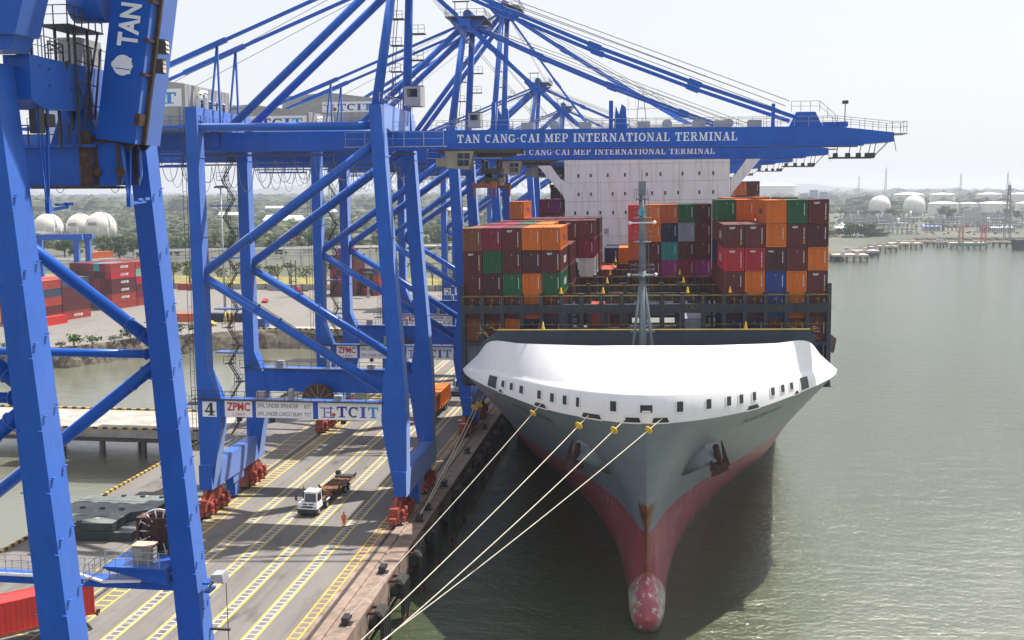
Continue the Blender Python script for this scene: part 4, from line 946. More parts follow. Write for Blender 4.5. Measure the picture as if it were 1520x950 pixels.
for s, lst in ((-1,((.66,.026),(.606,.008),(.565,.008),(.519,.009),(.443,.008),(.393,.008),(.347,.008),(.3,.0065),(.159,.015))),(1,((.161,.015),(.274,.0105),(.346,.008),(.389,.0075),(.437,.007),(.511,.0085),(.554,.0085),(.594,.008),(.655,.022)))):
    for u, hw in lst:
        big = hw > .02
        opening(u-hw*.85, u+hw*.85, .12 if big else .38, .85 if big else .73, s)
m = MB(); gL = band_patch(0,.048,.34,.68,-1,.05); gR = band_patch(0,.048,.34,.68,1,.05); m.grid([a[:-1]+b for a, b in zip(gL,gR)]); sp_('mooring_port', m, WBW, wb)
m = MB(); gL = band_patch(0,.041,.38,.64,-1,.075); gR = band_patch(0,.041,.38,.64,1,.075); m.grid([a[:-1]+b for a, b in zip(gL,gR)]); sp_('dark_opening', m, BLACK, wb)
m = MB(); gL = band_patch(0,.03,.39,.45,-1,.1); gR = band_patch(0,.03,.39,.45,1,.1); m.grid([a[:-1]+b for a, b in zip(gL,gR)]); sp_('fairlead_roller', m, WBW, wb)
CH = []
for s, u0, u1 in ((-1,.41,.468),(-1,.205,.29),(-1,.035,.12),(1,.035,.12),(1,.405,.46),(-1,.60,.63),(1,.60,.63)):
    opening(u0+.012, u1-.012, .03, .2, s, .008, 'mooring_chock')
# forecastle deck, breakwater, foremast
m = MB(); m.add([(XS-20,123.2,17.4),(XS-8,107,17.4),(XS,103,17.4),(XS+8,107,17.4),(XS+20,123.2,17.4),(XS+22.6,131,17.4),(XS-22.6,131,17.4)],[(0,1,2,3,4,5,6)]); m.add([(XS-23.2,131,15.4),(XS+23.2,131,15.4),(XS+23.2,300,15.4),(XS-23.2,300,15.4)],[(0,1,2,3)]); sp_('main_deck', m, DECKG)
m = MB(); m.prism([(XS-20.2,126.6,17.2),(XS+20.0,126.6,17.2),(XS+20.0,126.6,22.2),(XS+19.4,126.6,23.1),(XS-18.2,126.6,23.1),(XS-20.2,126.6,21.6)],(0,.35,0)); 
for x in range(-16,20,4): m.box(XS+x,126.95,17.2,XS+x+.2,128.4,22.5)
bk = sp_('breakwater', m, BREAK)
m = MB(); m.box(XS-18.2,126.5,23.1,XS+19.4,127.05,23.22); sp_('capping', m, RAILY, bk)
m = MB(); rr = random.Random(5)
for s in (-1,1):
    for i in range(16):
        a = Vector((XS+s*(17.6+rr.random()*3.2), 127+rr.random()*2, 22.2+rr.random()*1.2)); m.bar(a, a+Vector((rr.uniform(-.8,.8),0,rr.uniform(-.7,.6))), .09)
sp_('spare_lashing_rod', m, RAILY, bk, kind='stuff')
m = MB()
for x, w_ in ((-12.5,2.6),(-9.6,1.4),(-6.7,2.2),(-3.9,2.4),(5.8,2.6),(12.6,2.3)): m.hexa([(XS+x,128.6,22.0),(XS+x+w_,128.6,22.0),(XS+x+w_,129.9,22.0),(XS+x,129.9,22.0)],[(XS+x+.25,128.8,23.9),(XS+x+w_-.25,128.8,23.9),(XS+x+w_-.25,129.7,23.9),(XS+x+.25,129.7,23.9)])
CREAM = mat('vent_cream', (0.55,0.46,0.38), .55, var=.1)
fm = MB()
mx, my = XS-.35, 118.0
fm.tube((mx,my,17.4),(mx,my,31),.42,.40,n=14); fm.tube((mx,my,31),(mx,my,40.2),.40,.34,n=14); fm.box(mx-.42,my-.4,39.4,mx+.42,my+.4,41.0)
fm.bar((mx,my,41),(mx,my,42.2),.08)
fmast = sp_('foremast', fm, MASTG)
for dx, dy in ((-1.35,-.6),(1.35,-.6),(0,1.4)):
    m = MB(); m.tube((mx+dx,my+dy,20.0),(mx+dx*.12,my+dy*.12,30.4),.17,n=8); m.bar((mx+dx,my+dy,24.2),(mx,my,24.2),.14); sp_('mast_leg', m, MASTG, fmast)
for z, r_, hh in ((30.5,1.3,1.1),(34.2,1.0,1.1),(36.9,1.0,1.1),(39.0,.85,1.0)):
    m = MB(); m.lathe([(.1,-.12),(r_,0),(r_,.1),(.1,.1)],(mx,my,z),12,False)
    pts = [(mx+r_*math.cos(i*.785),my+r_*math.sin(i*.785),z+.1) for i in range(9)]; m.rail(pts,hh,.045,2); sp_('mast_platform', m, MASTG, fmast)
m = MB(); m.bar((mx-1.3,my-.3,36.4),(mx+1.3,my-.3,36.4),.14)
for s in (-1,1): m.lathe([(.02,-.22),(.2,-.1),(.2,.1),(.02,.22)],(mx+s*1.35,my-.3,36.4),8); m.lathe([(.02,-.2),(.18,-.1),(.18,.12),(.02,.2)],(mx+s*1.5,my-.3,30.6),8)
sp_('navigation_light', m, WHITE, fmast)
m = MB(); m.tube((mx-.05,my-.9,37.6),(mx-.05,my-.4,37.6),.42,.2,n=16); sp_('ship_horn', m, mat('horn_teal',(.05,.35,.42),.4), fmast)
m = MB()
for z in range(22,40): m.bar((mx+.45,my-.05,z),(mx+.75,my-.05,z),.04)
m.bar((mx+.72,my-.05,20),(mx+.72,my-.05,39.5),.05); sp_('mast_ladder', m, MASTG, fmast)
# anchors: a bolster on each bow with a rusty anchor against it
for s in (-1,1):
    m = MB()
    a = Vector((XS+s*5.2,110.6,11.6)); b_ = Vector((XS+s*7.3,108.9,12.9))
    m.tube(a-(b_-a)*.7,b_-(b_-a)*.15,1.5,1.25,n=22); bol = sp_('anchor_bolster', m, HULL)
    m = MB(); c = b_+Vector((s*.2,-.1,-.2)); dn = Vector((s*.25,.55,-1)).normalized()
    c = c-Vector((s*.1,.1,.3)); m.bar(c+dn*-1.2,c+dn*1.6,.5)
    q = c+dn*1.7; sd_ = Vector((s*.8,.5,.2)).normalized()
    m.hexa([q-sd_*1.15+Vector((0,-.45,-.75)),q+sd_*1.05+Vector((0,-.45,-.75)),q+sd_*1.05+Vector((0,.5,-.75)),q-sd_*1.15+Vector((0,.5,-.75))],[q-sd_*1.0+Vector((0,-.3,.5)),q+sd_*.9+Vector((0,-.3,.5)),q+sd_*.9+Vector((0,.4,.5)),q-sd_*1.0+Vector((0,.4,.5))])
    for k, ln in ((-.9,1.4),(.85,3.3)):
        e = q+sd_*k; m.hexa([e+Vector((-.35,-.3,-.2)),e+Vector((.35,-.3,-.2)),e+Vector((.35,.3,-.2)),e+Vector((-.35,.3,-.2))],[e-dn*ln+Vector((-.06,-.06,0)),e-dn*ln+Vector((.06,-.06,0)),e-dn*ln+Vector((.06,.06,0)),e-dn*ln+Vector((-.06,.06,0))])
    sp_('anchor', m, mat('anchor_rust', (.045,.02,.013), .85, var=.4, scale=2))
# side wings of the hull rail by the first bay
for s in (-1,1):
    m = MB(); pr = [(XS+s*23.0,137.5,17.2),(XS+s*24.3,138.4,18.6),(XS+s*24.8,139.6,20.2)]
    m.grid([[p, (p[0],p[1]+5,p[2])] for p in pr], False); m.grid([[(p[0]-s*.3,p[1],p[2]), (p[0]-s*.3,p[1]+5,p[2])] for p in reversed(pr)], False); sp_('rail_wing', m, HOUSE)
# bays
BAY = [132.0, 146.5, 161.0, 175.5, 190.0, 220.0]
CP = 2.53
def xc(c, by): return XS-.45+(by-132)*.012+(c-8.5)*CP      # centre of a column
LB = [131.0, 145.5, 160.0, 174.5, 189.0]
RODM = mat('rod_brown', (.10,.075,.03), .7, var=.4)
def lashing_bridge(yb, first):
    m = MB(); x0, x1 = xc(-.5,yb), xc(17.5,yb)
    for c in range(19):
        x = xc(c-.5,yb); top = 27.2 if 0 < c < 18 else 28.3
        m.box(x-.26,yb,15.4,x+.26,yb+.7,top)
    m.box(x0,yb+.05,24.7,x1,yb+.95,25.8); m.box(x0,yb+.1,20.6,x1,yb+.6,21.0)
    lb = sp_('lashing_bridge', m, SLATE)
    m = MB(); n = 36
    m.bar((x0,yb-.05,26.9),(x1,yb-.05,26.9),.09); m.bar((x0,yb-.08,23.3),(x1,yb-.08,23.3),.06); m.bar((x0,yb+.9,26.9),(x1,yb+.9,26.9),.07)
    for i in range(n+1): x = x0+(x1-x0)*i/n; m.bar((x,yb-.05,25.8),(x,yb-.05,26.9),.05)
    sp_('guard_rail', m, RAILY, lb)
    m = MB(); rr = random.Random(int(yb))
    for c in range(18):
        x = xc(c,yb)
        for k in range(5):
            a = rr.uniform(-1.1,1.1); m.bar((x+a,yb-.12,25.75),(x+a+rr.uniform(-.9,.9),yb-.12,24.6+rr.random()*.8),.05)
        m.bar((x-1.1,yb+.3,25.8),(x,yb+.3,26.6),.06); m.bar((x+1.1,yb+.3,25.8),(x,yb+.3,26.6),.06)
        if rr.random() < .35: m.box(x-.3,yb-.14,25.2,x+.05,yb-.05,25.9)
    sp_('lashing_rod', m, RODM, lb, kind='stuff')
    for x in ((-11.0,-5.7,4.8,10.0) if first else (-5.7,4.8)):
        m = MB(); x += XS+.4; m.lathe([(.22,0),(.22,.1),(.13,.4),(.08,.7),(.02,.8)],(x,yb+.2,27.2),10); sp_('bell_lamp', m, CONEY, lb)
for i, yb in enumerate(LB): lashing_bridge(yb, i == 0)
for x in (-12.6,12.0):
    m = MB(); m.lathe([(.24,0),(.24,.12),(.15,.45),(.1,.85),(.02,1.0)],(XS+x,127.6,23.1),10); sp_('bell_lamp', m, CONEY, bk)
HATCH = mat('hatch_cover_grey', (0.16,0.17,0.17), .6, var=.2, dirt=(.3,.16,.1), dirt_amt=.6, dirt_scale=.3)
for by in BAY[:5]:
    for a, b_ in ((-.5,5.4),(5.5,11.4),(11.5,17.5)):
        m = MB(); m.box(xc(a,by)+.05,by,15.4,xc(b_,by)-.05,by+12.3,17.9); sp_('hatch_cover', m, HATCH)
# superstructure
SY = 205.0; x_ = XS+.4
m = MB(); m.box(x_-15.9,SY,15.4,x_+15.7,SY+14,50.6)
m.box(x_-11.5,SY+1,50.6,x_+11.5,SY+9,52.4)
sup = sp_('superstructure', m, SUPW)
m = MB()
for z in (31.2,34.6,38.0,41.6,45.0): m.box(x_-15.9,SY-.03,z,x_+15.7,SY-.005,z+.05)
for x in (-9.5,-1.5,6.2,11.6): m.box(x_+x,SY-.03,22,x_+x+.05,SY-.005,50)
sp_('weld_seam', m, HOUSE, sup)
for s in (-1,1):
    m = MB(); m.prism([(x_+s*24.5,SY,49.2),(x_+s*21.5,SY,49.2),(x_+s*16.9,SY,42.6),(x_+s*15.9,SY,41.9),(x_+s*15.85,SY,38.2),(x_+s*16.3,SY,39.3)][::s],(0,1.6,0)); m.box(x_+s*15.9,SY,49.2,x_+s*24.5,SY+5,50.6); sp_('bridge_wing', m, SUPW, sup)
def port(px, z):
    m = MB(); m.box(px-.32,SY-.05,z-.5,px+.32,SY-.01,z+.5); f = sp_('window', m, WBW, sup)
    m = MB(); m.box(px-.2,SY-.07,z-.36,px+.2,SY-.055,z+.36); sub.append((m,f))
sub = []
for z, xs in ((43.0,(-13.2,-10.8,-7.5,-4.2,0,2.6,6.8,10.0,12.6)),(39.4,(-13.2,-10.8,-6.6,-4.2,1.0,3.5,6.0,10.0,12.6)),(35.8,(-13.9,-11.5,-9.0,-6.5,-4.1,1.2,3.8,7,10.0)),(47.0,(-13,-9,-5,-1,3,7,11))):
    for x in xs: port(x_+x,z)
for m, f in sub: o = link('pane', m.mesh('pane', GLASS), f)
m = MB(); m.box(x_-8.3,SY-.06,31.6,x_-7.4,SY-.01,32.7); sp_('vent_grille', m, HOUSE, sup)
m = MB(); m.box(x_-12.5,SY+.9,51.0,x_+12.5,SY+.98,51.9); sp_('bridge_window', m, GLASS, sup)
m = MB()
for x, y in ((-1,-.8),(1,-.8),(-1,.8),(1,.8)): m.bar((x_-1+x,SY+5+y,52.4),(x_-1+x*.4,SY+5+y*.4,59),.16)
for z in (54,56,58): m.bar((x_-1-.8,SY+4.5,z),(x_-1+.8,SY+4.5,z),.1)
m.bar((x_-3.6,SY+5,58.6),(x_+1.6,SY+5,58.6),.12); m.bar((x_-4,SY+5,55.8),(x_+2.4,SY+5,55.8),.1); m.bar((x_-3.6,SY+5,55.8),(x_-3.6,SY+5,60),.06); m.bar((x_+2.2,SY+5,55.8),(x_+2.2,SY+5,60),.06); sp_('radar_mast', m, HOUSE, sup)
m = MB(); m.box(x_-3.4,SY+5,56.6,x_-3.36,SY+5.9,57.5); m.box(x_-2.2,SY+5,56.2,x_-2.16,SY+5.5,57.8); sp_('signal_flag', m, RED, sup)
# dark hull number strokes on the starboard and port bow (worn lettering)
WORN = mat('worn_lettering', (0.05,0.055,0.06), .6, var=.3)
for s in (-1,1):
    m = MB()
    for i in range(9):
        u = .44+i*.018
        for dz, z in ((.35,15.6),):
            pts = []
            for (uu, zz) in ((u,z-.5),(u+.004,z-.5),(u+.009,z+.5),(u+.005,z+.5)):
                h, y = hullp(zz,uu); pts.append((XS+s*(h+.05*1),y-.06,zz))
            m.add(pts if s > 0 else pts[::-1],[(0,1,2,3)])
        if i % 2 == 0:
            pts = []
            for (uu, zz) in ((u+.006,z-.1),(u+.013,z-.1),(u+.013,z+.08),(u+.006,z+.08)):
                h, y = hullp(zz,uu); pts.append((XS+s*(h+.055),y-.065,zz))
            m.add(pts if s > 0 else pts[::-1],[(0,1,2,3)])
    sp_('name_lettering', m, WORN, kind='stuff')

# ---------------------------------------------------------------- containers
def cmat(name, c, rgh=.5): return mat('container_'+name, c, rgh, var=.1, scale=.5, dirt=(c[0]*.4+.03,c[1]*.4+.015,c[2]*.4+.01), dirt_amt=.55, dirt_scale=.7, streak=True, rnd=.14)
CM = {'maroon': cmat('maroon',(.115,.022,.026)), 'dark maroon': cmat('dark_maroon',(.065,.016,.022)), 'red': cmat('red',(.42,.02,.04)), 'crimson': cmat('crimson',(.23,.015,.05)),
 'orange': cmat('orange',(.62,.15,.012)), 'rust orange': cmat('rust_orange',(.50,.11,.03)), 'green': cmat('green',(.012,.11,.045)), 'blue': cmat('blue',(.02,.055,.24)), 'navy': cmat('navy',(.012,.016,.07)),
 'grey': cmat('grey',(.25,.28,.34)), 'teal': cmat('teal',(.02,.30,.30)), 'magenta': cmat('magenta',(.30,.035,.20)), 'brown': cmat('brown',(.20,.07,.03)), 'white': cmat('white',(.55,.56,.56)), 'scarlet': cmat('scarlet',(.60,.035,.03)), 'brick red': cmat('brick_red',(.40,.055,.04)), 'pale green': cmat('pale_green',(.20,.42,.33)), 'slate': cmat('slate',(.05,.075,.14))}
CW_, CH_ = 2.44, 2.86
def corrug(p, u, v, n_, w, h, k, d):   # corrugated wall: origin p, unit u along, v up, n_ outward
    m = []; xs = []
    for i in range(k):
        a = w*i/k; s_ = w/k
        xs += [(a,0),(a+s_*.30,0),(a+s_*.42,-d),(a+s_*.88,-d)]
    xs.append((w,0))
    P = [Vector(p)+Vector(u)*a+Vector(n_)*q for a, q in xs]
    return P, [q+Vector(v)*h for q in P]
def container_geo(L, ribs):
    b = MB(); e = .1; H = CH_
    for x in (0,CW_-.14):
        for y in (0,L-.14): b.box(x,y,0,x+.14,y+.14,H)
    for z in (0,H-.12):
        b.box(.14,0.0,z,CW_-.14,.1,z+.12); b.box(.14,L-.1,z,CW_-.14,L,z+.12); b.box(0,.14,z,.1,L-.14,z+.12); b.box(CW_-.1,.14,z,CW_,L-.14,z+.12)
    b.add([(.1,.1,H-.04),(CW_-.1,.1,H-.04),(CW_-.1,L-.1,H-.04),(.1,L-.1,H-.04)],[(0,1,2,3)])
    b.add([(.1,.1,.04),(CW_-.1,.1,.04),(CW_-.1,L-.1,.04),(.1,L-.1,.04)],[(3,2,1,0)])
    for n_, p, u, w, k in (((1,0,0),(CW_-.03,.14,.12),(0,1,0),L-.28,ribs),((-1,0,0),(.03,L-.14,.12),(0,-1,0),L-.28,ribs),((0,1,0),(CW_-.14,L-.03,.12),(-1,0,0),CW_-.28,8)):
        A, B = corrug(p,u,(0,0,1),n_,w,H-.24,k,.07); n = len(A)
        b.add(A+B,[(i,i+1,n+i+1,n+i) for i in range(n-1)])
    f = MB(); A, B = corrug((.14,.04,.12),(1,0,0),(0,0,1),(0,-1,0),CW_-.28,H-.24,8,.06); n = len(A); f.add(A+B,[(i,i+1,n+i+1,n+i) for i in range(n-1)])
    return b, f
G40, G40F = container_geo(12.19, 26); G20, G20F = container_geo(6.06, 13)
_cme = {}
def cmesh(color, L):
    k = (color, L)
    if k not in _cme:
        g, f = (G40,G40F) if L > 7 else (G20,G20F); _cme[k] = (g.mesh('shipping_container', CM[color]), f.mesh('end_wall', CM[color]))
    return _cme[k]
MW = mat('marking_white', (.62,.62,.60), .6, var=.2, scale=3); MY = mat('marking_yellow', (.75,.42,.02), .6)
def marks():
    out = []
    m = MB()
    for i in range(9): m.add([(1.98,.012,.95+i*.16),(2.10,.012,.95+i*.16),(2.10,.012,1.06+i*.16),(1.98,.012,1.06+i*.16)],[(0,1,2,3)])
    out.append((m.mesh('serial_marking', MW),))
    m2 = MB()
    for i, x in enumerate((.62,.80,.98,1.16)): m2.add([(x,.011,2.38),(x+.15,.011,2.38),(x+.13,.011,2.56),(x+.03,.011,2.58)],[(0,1,2,3)])
    m2.add([(.7,.011,2.30),(1.2,.011,2.30),(1.15,.011,2.36),(.75,.011,2.36)],[(0,1,2,3)])
    m3 = MB()
    for z in (.42,.68): m3.add([(1.96,.012,z),(2.12,.012,z),(2.12,.012,z+.16),(1.96,.012,z+.16)],[(0,1,2,3)])
    out.append((m2.mesh('owner_marking', MW), m3.mesh('warning_mark', MY)))
    m4 = MB(); m4.add([(1.15,.011,2.3),(1.27,.011,2.3),(1.27,.011,2.42),(1.15,.011,2.42)],[(0,1,2,3)])
    m5 = text_on('tex',.3,1.0,2.3,2.55,.011,.03)
    out.append((m4.mesh('warning_mark', MY), m5.mesh('owner_marking', MW)))
    return out
MK = marks()
ORD = ['first','second','third','fourth','fifth','sixth','seventh','eighth','ninth','tenth','eleventh','twelfth','thirteenth','fourteenth','fifteenth','sixteenth','seventeenth','eighteenth','nineteenth','twentieth','twenty-first','twenty-second']
def container(color, M, label, L=12.19, style=0, group='containers stacked on the ship', side=None):
    body, fr = cmesh(color, L)
    o = bpy.data.objects.new('shipping_container', body); COL.objects.link(o); o.matrix_world = M
    tag(o, label, 'container', group)
    link('end_wall', fr, o)
    if style != 3: link('serial_marking', MK[0][0], o)
    if style == 1:
        for q in MK[1]: link(q.name, q, o)
    elif style == 0: link('warning_mark', MK[2][0], o)
    elif style == 2: link('owner_marking', MK[2][1], o)
    if side:
        txt, cmt, s_ = side
        y0, y1 = (4.6,8.6)
        m = text_on(txt, y0 if s_ > 0 else y1, y1 if s_ > 0 else y0, .9, 1.9, CW_+.015 if s_ > 0 else -.015, .02, 'y')
        link('side_lettering', m.mesh('side_lettering', cmt), o)
    return o
TB, TH = 18.1, 2.92
BN = ['front bay','second bay','third bay','fourth bay','fifth bay','bay behind the bridge']
SIDE = {}
HLB = mat('lettering_dark_blue', (.02,.03,.12), .6)
def stack(bi, c, tiers, styles=None, th=TH, L=12.19):
    """tiers: {tier number from 1: colour}"""
    by = BAY[bi]
    for t_, colr in tiers.items():
        st = (styles or {}).get(t_, 0)
        M = SM @ Matrix.Translation((xc(c,by)-CW_/2, by, TB+(t_-1)*th))
        container(colr, M, f'{colr} container, {ORD[c]} column from the quay, tier {ORD[t_-1]} of the {BN[bi]}', L, st, side=SIDE.get((bi,c,t_)))
M_, D_, O_, G_, R_, C_ = 'maroon','dark maroon','orange','green','red','crimson'
SIDE[(0,4,6)] = ('Hapag',HLB,1); SIDE[(3,0,7)] = ('Hapag',HLB,1); SIDE[(0,15,7)] = ('Hapag',HLB,-1); SIDE[(0,4,4)] = ('MARINE',MW,1); SIDE[(0,4,5)] = ('one',MW,1); SIDE[(0,13,6)] = ('LINE',MW,-1); SIDE[(0,13,5)] = ('ONE',MW,-1)
stack(0,0,{1:'grey',2:'brown',3:M_,4:M_,5:M_,6:'brown'},{5:1,6:0})
stack(0,1,{1:'navy',2:M_,3:M_,4:D_,5:G_,6:C_},{5:3})
stack(0,2,{1:'navy',2:O_,3:M_,4:G_,5:M_,6:M_},{6:1})
stack(0,3,{1:'navy',2:'navy',3:O_,4:O_,5:D_,6:O_})
stack(0,4,{1:O_,2:'navy',3:M_,4:G_,5:M_,6:O_},{5:1})
stack(0,13,{1:'navy',2:'navy',3:D_,4:M_,5:R_,6:M_},{5:1,6:1})
stack(0,14,{1:'navy',2:'navy',3:M_,4:O_,5:R_,6:M_},{5:1,6:1})
stack(0,15,{1:O_,2:M_,3:'blue',4:'blue',5:D_,6:O_,7:O_},{5:2,7:3})
stack(0,16,{1:O_,2:M_,3:O_,4:O_,5:M_,6:M_,7:G_},{6:1})
stack(0,17,{1:'navy',2:M_,3:M_,4:M_,5:O_,6:D_,7:M_},{4:1,7:1})
for c, k in enumerate((M_,C_,G_,O_)): stack(1,c,{6:k,5:M_})
stack(1,4,{3:M_,4:D_,5:M_},{5:2})
stack(1,13,{3:M_,4:M_,5:'navy',6:M_,7:G_},{6:1,4:1}); stack(1,14,{5:M_,6:M_,7:O_})
for c in (15,16,17): stack(1,c,{5:M_,6:('brick red',M_,O_)[c-15]})
for c in range(0,6): stack(2,c,{5:(M_,M_,M_,M_,M_,C_)[c],6:(M_,D_,M_,M_,M_,M_)[c]},{6:1 if c == 4 else 0})
stack(2,5,{4:'white',3:M_})
for c, col_ in ((8,('maroon','rust orange','scarlet','scarlet')),(9,(M_,M_,O_,O_)),(10,('magenta','teal','navy','rust orange')),(11,(C_,M_,'grey',G_)),(12,('magenta',M_,M_,D_))):
    stack(2,c,{3:M_,4:col_[0],5:col_[1],6:col_[2],7:col_[3]},th=2.80)
stack(2,17,{6:M_,7:M_}); stack(2,16,{6:'brick red'}); 
stack(3,0,{6:M_,7:O_}); stack(3,5,{3:M_,4:M_,5:M_,6:D_},{6:2})
for c in (1,2,3,4): stack(3,c,{6:M_})
for c, k in ((14,O_),(15,M_),(16,O_)): stack(3,c,{6:M_,7:k})
for c, k in ((6,'navy'),(7,O_),(8,M_),(9,M_),(10,D_)): stack(4,c,{3:M_,4:k})
stack(5,16,{7:M_,8:'rust orange'}); stack(5,17,{7:M_,8:M_})
for c, k in ((0,C_),(1,'magenta')): stack(5,c,{6:M_,7:k})
for c in (2,3): stack(5,c,{7:M_,8:M_})
# low loose boxes in the open middle of the bays
for bi, c, t_, k in ((1,6,1,'brick red'),(1,6,2,'brick red'),(0,11,1,'slate'),(0,11,2,'grey'),(2,7,1,'brick red'),(2,7,2,'brick red'),(3,6,3,'brick red')):
    stack(bi,c,{t_:k},{t_:3})
# ---------------------------------------------------------------- things on the quay
LAB = ['nearest','second','third','fourth','fifth','sixth','seventh','eighth','ninth','tenth','eleventh','twelfth','thirteenth','fourteenth']
# bollards
bb = MB(); bb.box(-.55,-.45,0,.55,.45,.08); bb.lathe([(.33,.08),(.27,.3),(.27,.45)],n=12); bb.box(-.34,-.62,.42,.34,.62,.78)
BOLM = bb.mesh('bollard', BLACK)
for i, y in enumerate((66,70.5,90,103.3,120.6,125.2,136,154,171,189,207)):
    o = link('bollard', BOLM, None, (-27.75,y,.06)); tag(o, f'black mooring bollard on the quay edge, {LAB[i]} from the near end', 'bollard', 'bollards along the quay edge')
# fenders under the coping
fc = MB(); fc.tube((-27.0,0,-1.7),(-25.5,0,-1.7),.75,.6,n=14)
fp = MB(); fp.box(-25.5,-1.25,-3.9,-25.15,1.25,-.55)
for yy in (-1.2,-.4,.4,1.2): fp.box(-25.14,yy-.05,-3.85,-25.05,yy+.05,-.6)
fp.hexa([(-25.5,-1.25,-.55),(-25.15,-1.25,-.55),(-25.15,1.25,-.55),(-25.5,1.25,-.55)],[(-26.1,-1.0,-.1),(-25.6,-1.0,-.15),(-25.6,1.0,-.15),(-26.1,1.0,-.1)])
fl = MB(); fl.box(-25.45,-1.2,-6.0,-25.2,-.9,-3.9); fl.box(-25.45,.9,-6.0,-25.2,1.2,-3.9); fl.box(-26.9,-.9,-.6,-25.4,-.7,-.3); fl.box(-26.9,.7,-.6,-25.4,.9,-.3); fl.box(-27.0,-1.4,-.5,-26.75,1.4,-.2)
FM = [(n, g.mesh(n, mt)) for n, g, mt in (('rubber_cone',fc,RUBBER),('fender_panel',fp,RUBBER),('fender_bracket',fl,RUST))]
for i in range(14):
    y = 94.6+i*8.4
    o = thing('dock_fender', f'black rubber fender panel hung on the quay wall, {LAB[i]} from the near end', 'fender', (0,y,0), 0, 'fenders along the quay wall')
    for n, me in FM: link(n, me, o)
# stacked hatch covers
HC = mat('cover_green_grey', (0.13,0.15,0.145), .6, var=.25, scale=.4, dirt=(.22,.19,.16), dirt_amt=.6, dirt_scale=.35)
HCS = mat('cover_side', (0.022,0.035,0.04), .6, var=.3)
def cover(poly, z0, z1, label):
    cx, cy_ = sum(p[0] for p in poly)/len(poly), sum(p[1] for p in poly)/len(poly)
    o = thing('hatch_cover', label, 'hatch cover', (cx,cy_,z0), 0, 'hatch covers stacked on the quay')
    m = MB(); m.prism([(x,y,z0+.08) for x,y in poly],(0,0,z1-z0-.1)); part(o, 'girder_frame', m, HCS)
    m = MB(); m.prism([(x,y,z1-.02) for x,y in poly],(0,0,.06)); part(o, 'top_plate', m, HC)
    xs = [p[0] for p in poly]; ys = [p[1] for p in poly]
    ft = MB(); sk = MB(); rr = random.Random(2)
    def inside(x, y):
        c = False
        for (xa,ya),(xb,yb) in zip(poly, poly[1:]+poly[:1]):
            if (ya > y) != (yb > y) and x < (xb-xa)*(y-ya)/(yb-ya)+xa: c = not c
        return c
    y = min(ys)+.5
    for j in range(3):
        for i in range(5):
            x = min(xs)+.8+i*2.5; yy = min(ys)+.6+j*5.2
            if inside(x,yy) and inside(x+.4,yy): ft.box(x-.25,yy-.2,z1+.04,x+.25,yy+.2,z1+.22)
            if inside(x+.7,yy+2.4) and inside(x+2.2,yy+2.4) and j < 2: sk.box(x+.6,yy+2.3,z1+.041,x+2.2,yy+2.6,z1+.06)
    parts(o, 'stacking_foot', ft, HCS)
    if sk.v: parts(o, 'lashing_slot', sk, BLACK)
    wm = MB()
    for i in range(9):
        x = rr.uniform(min(xs)+.5,max(xs)-.8); yy = rr.uniform(min(ys)+.5,max(ys)-.6)
        if inside(x,yy) and inside(x+.5,yy+.3): wm.add([(x,yy,z1+.045),(x+.5,yy+.05,z1+.045),(x+.45,yy+.3,z1+.045),(x+.05,yy+.25,z1+.045)],[(0,1,2,3)])
    part(o, 'paint_mark', wm, LINEWHITE, kind='stuff')
cover([(-71.0,108.5),(-59.0,109.3),(-58.0,121.5),(-70.3,120.6)],0.0,1.05,'lower dark steel hatch cover lying flat on the quay')
cover([(-70.9,108.2),(-61.1,108.9),(-61.1,113.2),(-58.9,114.6),(-58.7,117.4),(-59.9,120.2),(-69.6,119.0)],1.2,2.2,'upper notched steel hatch cover on top of another one')

